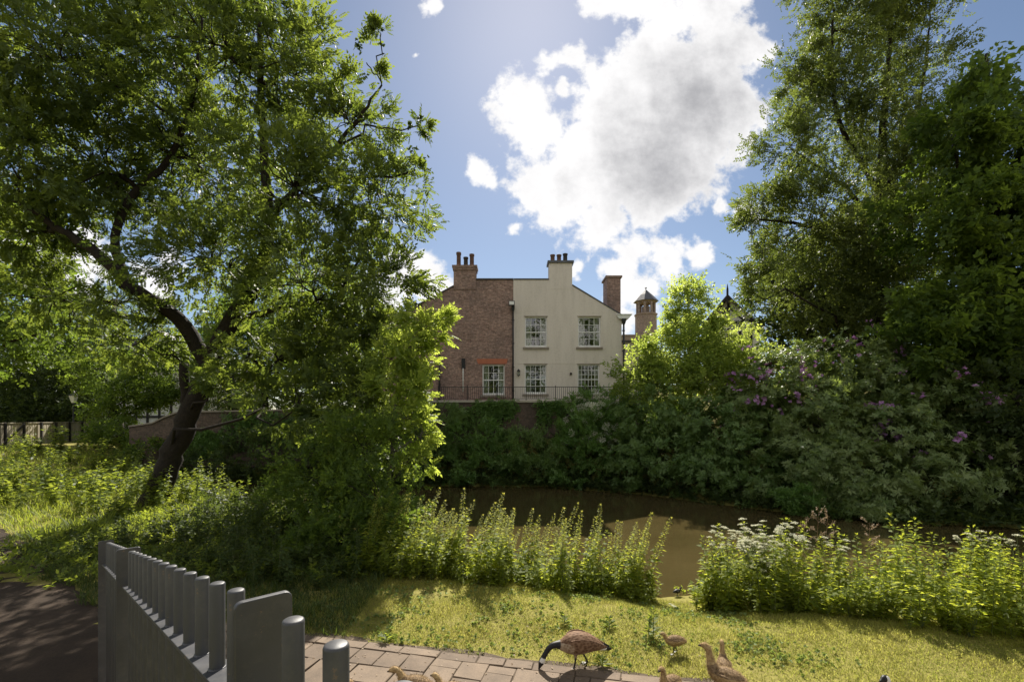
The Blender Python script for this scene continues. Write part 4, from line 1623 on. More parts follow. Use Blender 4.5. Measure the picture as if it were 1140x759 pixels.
# ------------------------------------------------------------------ shrubs on the far bank
G1 = 'dark shrubs along the far bank below the house'
shr = [('shrub', 'dark leafy shrub on the far bank beside the lower leaves of the leaning tree', None, 482, 26.7, 'laurel', 'bushy', [LB(480, 480, 26.9, 34, 28), LB(476, 512, 26.5, 40, 26), (P(492, 470, 27), (1.2, .8, 1.0))], 2400, 0.281),
       ('shrub', 'dark shrub on the far bank below the brick half of the house', None, 535, 26.8, 'ivy', 'bushy', [LB(528, 488, 27, 34, 26), LB(520, 516, 26.5, 40, 22), LB(550, 505, 26.7, 30, 26)], 2560, 0.265),
       ('bramble', 'tangled low bramble on the far bank below the left windows of the cream half', None, 590, 26.8, 'laurel', 'twig', [LB(580, 505, 26.8, 34, 24), LB(608, 515, 26.4, 38, 22), LB(590, 525, 26.2, 40, 16)], 3040, 0.312),
       ('shrub', 'rounded green shrub on the far bank between the brambles and the white-flowered elder', None, 640, 26.2, 'ivy', 'bushy', [LB(636, 512, 26.2, 36, 26), LB(660, 505, 26, 36, 34), LB(650, 530, 25.4, 36, 14)], 2400, 0.265),
       ('elder_bush', 'elder bush with flat creamy flower heads in front of the cream house corner', 'umbel', 672, 26.6, 'ivy', 'bushy', [LB(672, 458, 26.8, 30, 24), LB(660, 480, 26.4, 34, 28), LB(690, 478, 26.2, 30, 28)], 2880, 0.281),
       ('laurel_bush', 'tall green laurel below the pale sunlit tree at the water edge', None, 730, 24.2, 'laurel', 'whorl', [LB(715, 470, 24.8, 40, 34), LB(745, 465, 24.4, 44, 34), LB(722, 512, 23.8, 42, 34), LB(700, 520, 24.4, 32, 28), LB(760, 505, 23.4, 42, 38), LB(735, 535, 23, 36, 16)], 5760, 0.265),
       ('laurel_bush', 'broad dark laurel hanging over the water left of the flowering shrubs', None, 820, 21.6, 'laurel', 'whorl', [LB(800, 480, 22.6, 46, 40), LB(830, 510, 21.4, 46, 38), LB(795, 530, 21.4, 42, 26), LB(840, 545, 20.4, 40, 22), LB(770, 540, 22, 34, 18)], 5440, 0.250),
       ('rhododendron', 'rhododendron with a bright patch of purple flowers on its sunlit left side', 'purple', 880, 21.8, 'rhodo', 'whorl', [LB(858, 435, 22.6, 44, 36), LB(900, 425, 22, 54, 40), LB(950, 420, 21.6, 50, 42), LB(890, 470, 21, 54, 40), LB(835, 455, 22.4, 30, 30)], 6720, 0.265),
       ('rhododendron', 'large dark rhododendron with a few mauve flowers at the right, above the water', 'purple', 1020, 19.4, 'rhodo', 'whorl', [LB(1000, 440, 20.4, 54, 44), LB(1050, 470, 19.4, 54, 50), LB(990, 490, 19.4, 54, 46), LB(1085, 500, 18.8, 36, 46), LB(1040, 535, 18, 60, 36)], 7360, 0.257),
       ('rhododendron', 'low spreading rhododendron reaching down to the water in the middle of the far bank', None, 920, 19.2, 'rhodo', 'whorl', [LB(900, 520, 19.6, 50, 34), LB(945, 530, 19, 54, 38), LB(880, 552, 19, 36, 20), LB(965, 560, 17.8, 48, 22), LB(920, 480, 20, 40, 30)], 5760, 0.250),
       ('shrub', 'fresh green low shrub at the water edge among the dark rhododendrons', None, 895, 18.4, 'ivy', 'bushy', [LB(888, 560, 18.4, 34, 12), LB(915, 556, 18.2, 36, 14)], 1120, 0.234),
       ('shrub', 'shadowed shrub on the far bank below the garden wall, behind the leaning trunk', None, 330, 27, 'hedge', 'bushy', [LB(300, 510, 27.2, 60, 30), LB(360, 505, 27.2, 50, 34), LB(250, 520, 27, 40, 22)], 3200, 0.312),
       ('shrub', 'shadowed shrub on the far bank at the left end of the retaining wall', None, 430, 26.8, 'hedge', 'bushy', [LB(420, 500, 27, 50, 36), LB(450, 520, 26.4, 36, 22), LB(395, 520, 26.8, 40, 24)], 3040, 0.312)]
for k, (nm, lab, fl_, px, Y, lf, tm, lob, n, sz) in enumerate(shr):
    b0 = ground_at(P(px, 500, Y + .6)[0], Y + .6)
    axs = []
    rr_ = np.random.default_rng(70 + k)
    for l in lob[:4]:
        axs.append((bend(b0 + rr_.normal(0, .2, 3) * [1, 1, 0], np.asarray(l[0]), rr_, 7, .1), np.linspace(.06, .02, 7)))
    ex = None
    if fl_ == 'umbel':
        ex = [('flower_heads', 'umbel', 'umbel', 520, .36, None)]
    elif fl_ == 'purple':
        ex = [('flower_trusses', 'purple', 'truss', 420 if k == 7 else 240, .27, [0, 4, 0, 1, 2] if k == 7 else [3, 1, 0])]
    tree(nm, lab, 'bush', None, b0, axs, lob, lf, tm, n, sz, seed=70 + k, shell=.66, cl=20, cr=.125, frac=.12, extra=ex, outw=1.1)


def ivy(lab, rects, n, seed):
    r = np.random.default_rng(seed)
    c0 = np.array([rects[0][0], rects[0][4], rects[0][3]])
    root = tag(empty('ivy', tuple(c0)), lab, 'ivy')
    pos = []
    for (x0_, x1_, z0_, z1_, y_) in rects:
        m = int(n / len(rects))
        u, v_ = r.beta(1.6, 1.6, m), r.beta(1.6, 1.2, m)
        pos.append(np.stack([x0_ + (x1_ - x0_) * u, y_ - abs(r.normal(0, .09, m)) - .06 * np.sin(u * 17) ** 2, z0_ + (z1_ - z0_) * v_ + .1 * np.sin(u * 23)], 1))
    pos = np.concatenate(pos)
    N = len(pos)
    d = norm(np.stack([r.normal(0, .6, N), -abs(r.normal(.3, .3, N)), r.normal(-.5, .4, N)], 1))
    V = scatter(T['bushy'][0], pos, frames(d, r, .8), r.uniform(.2, .34, N))
    quads_obj('foliage', V - c0, np.repeat(r.random(N), len(T['bushy'][0])), M['ivy'], root)
    mb = MB()
    for i in range(8):
        q = rects[i % len(rects)]
        x = r.uniform(q[0], q[1])
        mb.tube(bend((x, q[4] - .02, q[2] - .3), (x + r.normal(0, .3), q[4] - .03, q[3] - .1), r, 6, .08), np.linspace(.025, .01, 6), 5)
    part(mb, 'stem', M['bark'], root)


hw_ = lambda px: (px - CX) / F * 28.2
ivy('thick ivy hanging over the retaining wall below the brick half of the house', [(hw_(528), hw_(578), 3.1, 4.25, 28.22), (hw_(500), hw_(560), 2.4, 3.9, 28.22)], 900, 1)
ivy('ivy clump on the retaining wall below the left window of the cream half', [(hw_(596), hw_(632), 2.6, 4.25, 28.22)], 420, 2)
ivy('ivy clump on the retaining wall beside the elder bush', [(hw_(634), hw_(668), 3.0, 4.3, 28.22)], 360, 3)
ivy('dark ivy covering the garden wall right of the leaning trunk', [(hw_(252), hw_(345), 1.2, 3.5, 27.68), (hw_(330), hw_(430), 1.4, 3.7, 27.68), (hw_(205), hw_(262), .8, 2.4, 27.68)], 2300, 4)

nb = ground_at(-3.7, 12.4)
lob = [LB(474, 362, 13.6, 22, 20), LB(492, 355, 13.6, 10, 9, None, 1.4), LB(455, 388, 13.6, 26, 22), LB(440, 425, 13.4, 30, 26), LB(466, 432, 13.2, 22, 18), LB(450, 466, 13, 22, 20), LB(468, 486, 12.8, 16, 14), LB(462, 512, 12.6, 14, 14), LB(432, 398, 13.8, 20, 24)]
axs = [axis([(432, 560, 12.4), (436, 500, 12.9), (444, 430, 13.4), (460, 375, 13.6)], [.07, .055, .035, .012], n=12, seed=31)]
tree('ash_sapling', 'bright lime green young tree catching the sun at the right side of the leaning tree', 'tree', None, nb, axs, lob, 'lime', 'ash', 2100, .3, bark='bark_grey', seed=93, shell=.3, cl=16, cr=.2, frac=.7)

# bushy shrub under the lower branches of the leaning tree, near bank
nb = ground_at(-3.6, 11.2)
lob = [LB(405, 505, 12.4, 50, 40), LB(360, 545, 11.8, 50, 44), LB(425, 560, 11.2, 48, 48), LB(385, 605, 10.8, 60, 44), LB(345, 625, 10.4, 46, 36), LB(430, 620, 10.4, 42, 42), LB(400, 655, 9.7, 52, 24)]
rr_ = np.random.default_rng(99)
axs = [(bend(nb, np.asarray(l[0]), rr_, 7, .1), np.linspace(.05, .012, 7)) for l in lob]
tree('hawthorn_bush', 'bushy mid green shrub on the near bank below the right branches of the leaning tree', 'bush', None, nb, axs, lob, 'sycamore', 'bushy', 5200, .22, seed=91, shell=.35, cl=16, cr=.22, frac=.35)
nb = ground_at(-7.5, 13.5)
lob = [LB(270, 575, 13.8, 50, 22), LB(300, 600, 12.8, 56, 34), LB(245, 615, 12.2, 44, 30), LB(330, 585, 13, 40, 34)]
axs = [(bend(nb, np.asarray(l[0]), rr_, 7, .1), np.linspace(.04, .012, 7)) for l in lob]
tree('bramble', 'dark bramble thicket on the near bank between the leaning trunk and the bushy shrub', 'bush', None, nb, axs, lob, 'shade_tinted_weed', 'twig', 2400, .26, seed=92, shell=.4, cl=16, cr=.22, frac=.35)


# ------------------------------------------------------------------ tall herbs
def stem_quads(pts, r0, r1):
    pts = np.asarray(pts, float)
    q = []
    k = len(pts)
    for i in range(k - 1):
        ra, rb_ = r0 + (r1 - r0) * i / (k - 1), r0 + (r1 - r0) * (i + 1) / (k - 1)
        for j in range(3):
            a, b_ = 2 * math.pi * j / 3, 2 * math.pi * (j + 1) / 3
            q.append([pts[i] + [ra * math.cos(a), ra * math.sin(a), 0], pts[i] + [ra * math.cos(b_), ra * math.sin(b_), 0],
                      pts[i + 1] + [rb_ * math.cos(b_), rb_ * math.sin(b_), 0], pts[i + 1] + [rb_ * math.cos(a), rb_ * math.sin(a), 0]])
    return np.array(q)


class Herb:
    def __init__(s, seed):
        s.r = np.random.default_rng(seed)
        s.q, s.t, s.m = [], [], []

    def leaf(s, b, d, L, W, mi=0, droop=.1, tint=None):
        up = np.array([s.r.normal(0, .3), s.r.normal(0, .3), 1])
        s.q.append(leaf_quad(b, d, up, L, W, .12))
        s.t.append(s.r.random() if tint is None else tint)
        s.m.append(mi)

    def stem(s, pts, r0, r1, mi=1):
        q = stem_quads(pts, r0, r1)
        s.q += list(q)
        s.t += [.5] * len(q)
        s.m += [mi] * len(q)

    def mesh(s, name, mats):
        o = quads_obj(name, np.array(s.q), np.array(s.t), mats, None, s.m)
        return o


def nettle(seed, h, L0=.13, spire=True, lean=.12, node=.06):
    H = Herb(seed)
    r = H.r
    az = r.normal(0, .5)
    t = np.linspace(0, 1, 9)
    f = lambda u: np.array([lean * h * u ** 1.7 * math.cos(az), lean * h * u ** 1.7 * math.sin(az), h * u])
    H.stem([f(u) for u in t], .007, .002)
    n = int(h / node)
    for i in range(n):
        u = (i + .5) / n
        if u < .06:
            continue
        b = f(u)
        rot = (i % 2) * math.pi / 2 + r.normal(0, .3)
        k = (1 - u) ** .55
        L = L0 * (.35 + .8 * k) * r.uniform(.8, 1.15)
        if u > .62 and spire:
            L *= .55
        for s_ in (0, 1):
            a = rot + s_ * math.pi
            d = np.array([math.cos(a), math.sin(a), .35 - .75 * r.random()])
            H.leaf(b + d * .02, d, L, L * .5)
            # small side shoot in the axil
            for _ in range(2 if u < .8 else 1):
                a2 = a + r.normal(0, .5)
                d2 = np.array([math.cos(a2), math.sin(a2), r.uniform(.1, .9)])
                H.leaf(b + d2 * .03, d2, L * .55, L * .26)
        if spire and u > .55:
            for _ in range(5):
                a = r.random() * 6.28
                d = np.array([math.cos(a), math.sin(a), r.uniform(-.4, .5)])
                H.leaf(b + d * .012 + [0, 0, r.normal(0, .02)], d, .05 * (1.25 - u) * 2, .022, 2)
    for _ in range(6):
        a = r.random() * 6.28
        H.leaf(f(1) - [0, 0, .02], (math.cos(a) * .5, math.sin(a) * .5, 1), L0 * .35, L0 * .13, 2 if spire else 0)
    return H.mesh


def umbellifer(seed, h):
    H = Herb(seed)
    r = H.r
    t = np.linspace(0, 1, 7)
    lean = r.normal(0, .08, 2)
    f = lambda u: np.array([lean[0] * h * u * u, lean[1] * h * u * u, h * u])
    H.stem([f(u) for u in t], .012, .005)

    def umb(c, R_):
        for i in range(26):
            rr2 = R_ * math.sqrt(i / 26)
            a = 2.4 * i
            p = c + np.array([rr2 * math.cos(a), rr2 * math.sin(a), -.25 * rr2 * rr2 / R_])
            for _ in range(2):
                a2 = r.random() * 6.28
                H.leaf(p + r.normal(0, .006, 3), (math.cos(a2), math.sin(a2), .2), .026, .02, 2)
            if i % 3 == 0:
                H.stem([c - [0, 0, R_ * .8], p], .0022, .0015)

    umb(f(1) + [0, 0, .06], .065)
    for k in range(r.integers(6, 10)):
        u = r.uniform(.5, .88)
        a = r.random() * 6.28
        e = f(u) + np.array([math.cos(a) * .22, math.sin(a) * .22, h * (1.0 - u) * r.uniform(.75, 1.02)])
        H.stem([f(u), (f(u) + e) / 2 + [0, 0, -.03], e], .006, .003)
        umb(e, r.uniform(.035, .065))
    for k in range(16):
        u = r.uniform(.08, .8)
        a = r.random() * 6.28
        d0 = norm(np.array([math.cos(a), math.sin(a), .4]))
        for i in range(9):
            v_ = (i + 1) / 9
            b = f(u) + d0 * .34 * v_ * (1.1 - u * .5) + [0, 0, -.1 * v_ * v_]
            s_ = 1 if i % 2 else -1
            a2 = a + s_ * .95
            H.leaf(b, (math.cos(a2), math.sin(a2), r.normal(0, .25)), .11 * (1.15 - .5 * v_), .05)
    return H.mesh


def dryhead(seed, h):
    H = Herb(seed)
    r = H.r
    H.stem([(0, 0, 0), (.02, .01, h * .5), (.06, 0, h)], .006, .003)
    for k in range(9):
        u = r.uniform(.62, 1)
        b = np.array([.06 * u, 0, h * u])
        a = r.random() * 6.28
        e = b + np.array([math.cos(a) * .13, math.sin(a) * .13, .12])
        H.stem([b, e], .003, .002)
        for _ in range(22):
            d = r.normal(0, 1, 3)
            H.leaf(b + (e - b) * r.uniform(.4, 1.05) + r.normal(0, .012, 3), d, .028, .014, 2)
    for k in range(10):
        a = r.random() * 6.28
        H.leaf((0, 0, h * r.uniform(.1, .6)), (math.cos(a), math.sin(a), .1), .16, .06)
    return H.mesh


def weed(seed, h, n=34, L0=.12):
    H = Herb(seed)
    r = H.r
    for k in range(6):
        a = r.random() * 6.28
        e = np.array([math.cos(a) * h * .45 * r.random(), math.sin(a) * h * .45 * r.random(), h * r.uniform(.6, 1)])
        H.stem([(0, 0, 0), e * .5 + [0, 0, h * .08], e], .005, .002)
        for i in range(n // 3):
            u = r.uniform(.15, 1)
            a2 = r.random() * 6.28
            H.leaf(e * u, (math.cos(a2), math.sin(a2), r.uniform(-.4, .6)), L0 * r.uniform(.6, 1.2), L0 * .45)
    return H.mesh


def thistle(seed, h):
    H = Herb(seed)
    r = H.r
    H.stem([(0, 0, 0), (.01, 0, h)], .006, .004)
    for i in range(34):
        u = r.random() ** 1.3
        a = r.random() * 6.28
        H.leaf((0, 0, h * u), (math.cos(a), math.sin(a), .25 + .6 * u), (.17 - .09 * u), .032)
    return H.mesh


NM = [M['nettle'], M['stem'], M['tassel']]
WM = [M['weed'], M['stem'], M['weed']]
SM = [M['shade_tinted_weed'], M['stem'], M['shade_tinted_weed']]
UM = [M['nettle'], M['stem'], M['umbel']]
DM = [M['nettle'], M['dry'], M['dry']]


def plant_out(name, protos, spots, label, cat, group, rng, smin=.8, smax=1.15, turn=6.28):
    """protos: mesh builders; one of each is built and then copied object by object"""
    done = {}
    for i, (x, y) in enumerate(spots):
        k = int(rng.integers(0, len(protos)))
        if k not in done:
            o = protos[k][0](name, protos[k][1])
            done[k] = o
        else:
            o = done[k].copy()
            COL.objects.link(o)
        o.location = (x, y, float(Hz(x, y)) - .02)
        s_ = rng.uniform(smin, smax)
        o.scale = (s_, s_, s_ * rng.uniform(.9, 1.1))
        o.rotation_euler = (rng.normal(0, .09), rng.normal(0, .09), (rng.random() - .5) * turn)
        if isinstance(label, str):
            tag(o, label, cat, group)
        else:
            tag(o, label[i % len(label)], cat, group)


rn = np.random.default_rng(123)


def band(n, x0, x1, ylo, yhi):
    out = []
    for _ in range(n):
        x = rn.uniform(x0, x1)
        j = .16 * math.sin(x * 4.1 + 1) + .10 * math.sin(x * 9.7)
        out.append((x, rn.uniform(ylo(x) + j, max(ylo(x) + j + .1, yhi(x)))))
    return out


# clump left of the gap: tall spires
front1 = lambda x: np.interp(x, [-3.2, -2, 0, 1.5, 3.0], [9.0, 9.0, 8.75, 8.85, 9.2])
spot = band(125, -3.0, 2.75, front1, lambda x: front1(x) + np.interp(x, [-3, 1, 2.75], [3.0, 2.2, .9]))
plant_out('nettle_plant', [(nettle(s, h, .155, True, .2, .05), NM) for s, h in ((1, 1.45), (2, 1.6), (3, 1.35), (4, 1.5))], spot,
          'tall spired green plant in the sunny bank clump left of the water gap', 'plant', 'tall plants left of the gap', rn, .58, 1.14, 1.6)
spot = band(34, -3.0, 2.7, lambda x: front1(x) + .1, lambda x: front1(x) + 1.6)
plant_out('nettle_plant', [(nettle(s, h, .19, False, .28, .06), NM) for s, h in ((9, .95), (10, 1.15))], spot,
          'shorter broad-leaved plant without spires in the bank clump left of the gap', 'plant', 'broad plants left of the gap', rn, .65, 1.1)
spot = band(95, -3.2, 2.95, lambda x: front1(x) - .12, lambda x: front1(x) + .7)
plant_out('leafy_weed', [(weed(s, h), [M['nettle'], M['stem'], M['nettle']]) for s, h in ((11, .75), (12, .9), (13, .6))], spot,
          'short leafy weed at the foot of the sunny bank clump left of the gap', 'plant', 'short weeds left of the gap', rn, .6, 1.15)
# clump right of the gap
front2 = lambda x: np.interp(x, [3.4, 3.7, 4.6, 5.6, 7, 9, 11], [8.9, 8.5, 7.75, 7.05, 6.3, 5.5, 4.9])
spot = band(180, 3.7, 10.2, front2, lambda x: front2(x) + np.interp(x, [3.7, 4.5, 7, 10], [1.0, 2.0, 2.9, 3.4]))
plant_out('nettle_plant', [(nettle(s, h, .17, False, .05, .055), NM) for s, h in ((5, 1.25), (6, 1.4), (7, 1.1), (8, 1.3))], spot,
          'broad-leaved green nettle in the sunny bank clump right of the water gap', 'plant', 'nettles right of the gap', rn, .55, 1.12)
spot = band(80, 3.5, 9, lambda x: front2(x) - .1, lambda x: front2(x) + .5)
plant_out('leafy_weed', [(weed(s, h), [M['nettle'], M['stem'], M['nettle']]) for s, h in ((14, .6), (15, .75), (16, .5))], spot,
          'short leafy weed at the foot of the bank clump right of the gap', 'plant', 'short weeds right of the gap', rn, .6, 1.15)
spot = band(20, 3.95, 5.5, lambda x: front2(x) + .3, lambda x: front2(x) + 1.7)
plant_out('umbellifer', [(umbellifer(s, h), UM) for s, h in ((21, 1.3), (22, 1.5), (23, 1.15))], spot,
          'white-flowered cow parsley plant at the left end of the clump right of the gap', 'plant', 'cow parsley right of the gap', rn, .82, 1.06)
spot = band(5, 6.6, 9.6, lambda x: front2(x) + .9, lambda x: front2(x) + 1.8)
plant_out('umbellifer', [(umbellifer(s, h), UM) for s, h in ((24, 1.3),)], spot,
          'lone white-flowered umbellifer among the nettles near the right edge', 'plant', 'umbellifers near the right edge', rn, .8, 1.0)
for k, (px, Y, h, lab) in enumerate([(893, 9.0, 1.62, 'rust brown dock seed spike above the nettles beside the cow parsley'), (908, 9.2, 1.7, 'pale pinkish dry seed head standing highest above the bank clump'),
                                     (918, 9.1, 1.64, 'pale dry seed head just right of the highest one'), (965, 8.8, 1.46, 'thin grey-brown dead flower stalk right of the pale seed heads')]):
    o = dryhead(30 + k, h)('seed_head', DM)
    x = (px - CX) / F * Y
    o.location = (x, Y, float(Hz(x, Y)))
    tag(o, lab, 'plant', 'dry seed heads above the nettles')
# weeds on the left meadow, in sun
spot = band(185, -27, -10.2, lambda x: np.interp(x, [-24, -10], [17.5, 13.5]), lambda x: np.interp(x, [-26, -20, -18, -10], [30, 28, 25, 17.5]))
plant_out('meadow_weed', [(weed(s, h, 60, .17), WM) for s, h in ((41, 1.0), (42, 1.25), (43, .8))] + [(nettle(44, 1.3, .17, False), [M['weed'], M['stem'], M['weed']])], spot,
          'leafy yellow-green weed in the sunlit patch left of the leaning trunk', 'plant', 'weeds in the sunlit patch at left', rn, .8, 1.4)
# shaded undergrowth
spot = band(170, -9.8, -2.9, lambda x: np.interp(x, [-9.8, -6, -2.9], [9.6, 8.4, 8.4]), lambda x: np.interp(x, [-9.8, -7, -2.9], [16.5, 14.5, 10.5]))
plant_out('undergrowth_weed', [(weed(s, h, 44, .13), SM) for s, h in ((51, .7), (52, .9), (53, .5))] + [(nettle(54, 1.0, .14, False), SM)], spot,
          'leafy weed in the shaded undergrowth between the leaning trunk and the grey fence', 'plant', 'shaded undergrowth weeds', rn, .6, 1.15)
for k, (px, Y, h, lab) in enumerate([(727, 6.55, .42, 'spiky upright thistle on the lawn beside the smallest gosling'), (722, 6.62, .28, 'low thistle rosette at the left foot of the upright thistle'), (628, 7.0, .17, 'tiny thistle on the lawn above the grazing goose'),
                                     (678, 6.9, .15, 'tiny thistle on the lawn between goose and upright thistle'), (670, 5.85, .10, 'flat dark-leaved weed at the paving edge behind the goose'), (430, 6.45, .13, 'leafy weed at the paving edge above the leftmost goslings')]):
    o = thistle(60 + k, h)('thistle', [M['weed'], M['stem'], M['weed']])
    x = (px - CX) / F * Y
    o.location = (x, Y, float(Hz(x, Y)))
    tag(o, lab, 'plant', 'weeds on the lawn')

# ------------------------------------------------------------------ grass and ground cover
gr = np.random.default_rng(77)


def blade_field(name, n, x0, x1, y0, y1, hl, hh, wd, keep, mat, dens=None, lean=.5):
    x, y = gr.uniform(x0, x1, n), gr.uniform(y0, y1, n)
    k = keep(x, y)
    x, y = x[k], y[k]
    n = len(x)
    z = Hz(x, y)
    a = gr.random(n) * 6.283
    clump = .5 + .5 * np.sin(x * 3.1 + 1.7 * np.sin(y * 2.3)) * np.sin(y * 3.7 + 1.3 * np.sin(x * 1.9))
    h = (hl + (hh - hl) * gr.random(n) ** 1.6) * (.65 + .7 * clump)
    w_ = wd * gr.uniform(.7, 1.3, n)
    ln = gr.uniform(.15, lean, n) * h * 1.4
    b = np.stack([x, y, z - .004], 1)
    dx = np.stack([np.cos(a), np.sin(a), 0 * a], 1)
    ldir = np.stack([-np.sin(a), np.cos(a), 0 * a], 1)
    mid = b + ldir * (ln * .35)[:, None] + np.stack([0 * h, 0 * h, h * .55], 1)
    tip = b + ldir * ln[:, None] + np.stack([0 * h, 0 * h, h], 1)
    V = np.stack([b, mid + dx * w_[:, None], tip, mid - dx * w_[:, None]], 1)
    tint = np.clip(.55 * clump + .45 * gr.random(n) + gr.normal(0, .1, n), 0, 1)
    return tag(quads_obj(name, V, tint, mat), kind='stuff')


def lawn_keep(x, y):
    v, u = on_paving(x, y)
    wob = .05 * np.sin(u * 5.3) + .035 * np.sin(u * 13.1)
    ok = (v < -.06 + wob) | (u > 11.2)
    ok &= Hz(x, y) > -.635
    ok &= path_dist(x, y) > 1.9
    bare = np.sin(x * 1.7 + 2 * np.sin(y * 1.1)) * np.sin(y * 2.1 + 1.5 * np.sin(x * .9 + 1)) + .6 * np.sin(x * 5.3 + y * 3.1) * np.sin(y * 4.7 - x * 2.2)
    ok &= gr.random(len(x)) < np.clip(.95 - .55 * np.clip(bare - .25, 0, 1) - .5 * np.exp(-np.maximum(0, -v) / .12), .1, 1)
    return ok


blade_field('grass', 330000, -4.5, 9.5, 4.4, 10.6, .018, .06, .0035, lawn_keep, M['grass'], lean=1.2)
blade_field('rough_grass', 110000, -13, -2.4, 4.4, 15, .05, .22, .006, lambda x, y: (path_dist(x, y) > np.interp(y, [4, 8, 12], [1.55, 1.2, .8]) + .15 * np.sin(x * 3)) & (on_paving(x, y)[0] < -.05) & (y > 6.4), M['shade_tinted_weed'], lean=.9)
blade_field('meadow_grass', 60000, -28, -9, 12, 27, .08, .38, .009, lambda x, y: (path_dist(x, y) > np.interp(y, [12, 14], [.85, .8])) & (Hz(x, y) > -.5), M['weed'], lean=.9)


def cover(name, n, region, tm, mat, s0, s1, flat=.5, kind='stuff'):
    x, y = region(n)
    z = Hz(x, y)
    m = len(x)
    pos = np.stack([x, y, z + gr.random(m) * s1 * .5], 1)
    d = norm(np.stack([gr.normal(0, 1, m), gr.normal(0, 1, m), abs(gr.normal(flat, .4, m))], 1))
    t = T[tm][0]
    V = scatter(t, pos, frames(d, gr, 1.0), gr.uniform(s0, s1, m))
    tint = np.clip(np.repeat(gr.random(m), len(t)) + gr.normal(0, .1, m * len(t)), 0, 1)
    tag(quads_obj(name, V, tint, mat), kind=kind)


def reg_lawn(n):
    c = np.stack([gr.uniform(-3, 4, 70), gr.uniform(5.8, 8.8, 70)], 1)
    i = gr.integers(0, 70, n)
    x, y = c[i, 0] + gr.normal(0, .16, n), c[i, 1] + gr.normal(0, .16, n)
    k = lawn_keep(x, y)
    return x[k], y[k]


cover('lawn_weeds', 1500, reg_lawn, 'truss', M['clover'], .05, .10, .9)


def reg_near(n):
    x = gr.uniform(-12, 11, n)
    y = gr.uniform(7, 22, n)
    dn = np.interp(x, NX, NY) - y
    k = (dn > -.25) & np.where(x < 3.2, (x < 2.9) & (y > front1(x) - .05) & (x > -3.4) | (x <= -3.4) & (y > 8.6), (x > 3.6) & (y > front2(x) - .08))
    return x[k], y[k]


cover('bank_cover', 9000, reg_near, 'bushy', M['weed'], .16, .3)


def reg_far(n):
    x = gr.uniform(-22, 24, n)
    y = np.interp(x, FX, FY) + abs(gr.normal(0, 2.6, n)) - .15
    k = ~((x > -9.6) & (x < 11.2) & (y > 27.9)) & ~((x < -9) & (x > -22.8) & (y > 27.5) & (y < 28.2))
    return x[k], y[k]


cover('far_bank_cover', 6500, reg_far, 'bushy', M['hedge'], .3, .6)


def litter(n):
    """fallen bits, seed husks and droppings on slabs and lawn"""
    x, y = gr.uniform(-4, 3, n), gr.uniform(4.6, 7.2, n)
    v, u = on_paving(x, y)
    k = (v > -.15) | (gr.random(n) < .15)
    x, y, v = x[k], y[k], v[k]
    m = len(x)
    z = np.where(v > 0, .03, .022)
    pos = np.stack([x, y, z], 1)
    d = norm(np.stack([gr.normal(0, 1, m), gr.normal(0, 1, m), gr.normal(0, .15, m)], 1))
    q = np.array([leaf_quad((0, -.5, 0), (0, 1, 0), (0, 0, 1), 1, .5, .1)])
    V = scatter(q, pos, frames(d, gr, 3), gr.uniform(.012, .045, m))
    tag(quads_obj('leaf_litter', V, gr.random(m), M['dry']), kind='stuff')


litter(900)


# ------------------------------------------------------------------ geese
def plumage(name, c0, c1, c2, sc=26):
    m, nt, b = new_mat(name)
    tc = nt.nodes.new('ShaderNodeTexCoord')
    mp = nt.nodes.new('ShaderNodeMapping')
    mp.inputs['Scale'].default_value = (1, 2.2, 1.6)
    nt.links.new(tc.outputs['Object'], mp.inputs[0])
    vo = nt.nodes.new('ShaderNodeTexVoronoi')
    vo.inputs['Scale'].default_value = sc
    nt.links.new(mp.outputs[0], vo.inputs['Vector'])
    f = noise(nt, 9, 4, .6)
    g = mathn(nt, 'ADD', mathn(nt, 'MULTIPLY', vo.outputs['Distance'], .7), mathn(nt, 'MULTIPLY', f, .5))
    nt.links.new(ramp(nt, g, [(.25, c0), (.5, c1), (.8, c2)]), b.inputs['Base Color'])
    b.inputs['Roughness'].default_value = .75
    b.inputs['Specular IOR Level'].default_value = .15
    bump(nt, b, g, .4, .006)
    return m


GM = {'brown': plumage('brown_plumage', (.06, .032, .018), (.115, .062, .034), (.21, .13, .08)),
      'pale': plumage('pale_breast', (.15, .095, .055), (.24, .165, .105), (.34, .26, .18)),
      'black': mottled('black_plumage', (.008, .008, .009), (.02, .018, .018), 20, .5, .2, .003),
      'white': mottled('white_plumage', (.6, .58, .54), (.72, .7, .66), 20, .8, .1, .003),
      'leg': mottled('dark_legs', (.02, .018, .017), (.05, .045, .042), 20, .45, .3, .003),
      'down': plumage('gosling_down', (.17, .105, .045), (.31, .205, .095), (.44, .32, .16), 40),
      'downd': plumage('gosling_back', (.085, .055, .03), (.16, .105, .058), (.26, .18, .10), 40)}
M['fuzz'] = leaf_mat('gosling_fuzz', (.20, .14, .08), (.34, .26, .15), (.28, .19, .10), (.42, .32, .18), .45, .8, .1)


def rings(spine, n=16):
    sp = np.asarray(spine, float)        # forward, side, up, half height, half width
    v, f = [], []
    k = len(sp)
    for i in range(k):
        d = sp[min(i + 1, k - 1), :3] - sp[max(i - 1, 0), :3]
        d /= np.linalg.norm(d)
        s = np.cross([0, 0, 1.0], d)
        if np.linalg.norm(s) < .2:
            s = np.array([0, 1.0, 0])
        s /= np.linalg.norm(s)
        u = np.cross(d, s)
        for j in range(n):
            a = 2 * math.pi * j / n
            v.append(sp[i, :3] + s * sp[i, 4] * math.cos(a) + u * sp[i, 3] * math.sin(a))
    f = [(i * n + j, i * n + (j + 1) % n, (i + 1) * n + (j + 1) % n, (i + 1) * n + j) for i in range(k - 1) for j in range(n)]
    f += [tuple(range(n - 1, -1, -1)), tuple((k - 1) * n + j for j in range(n))]
    return v, f


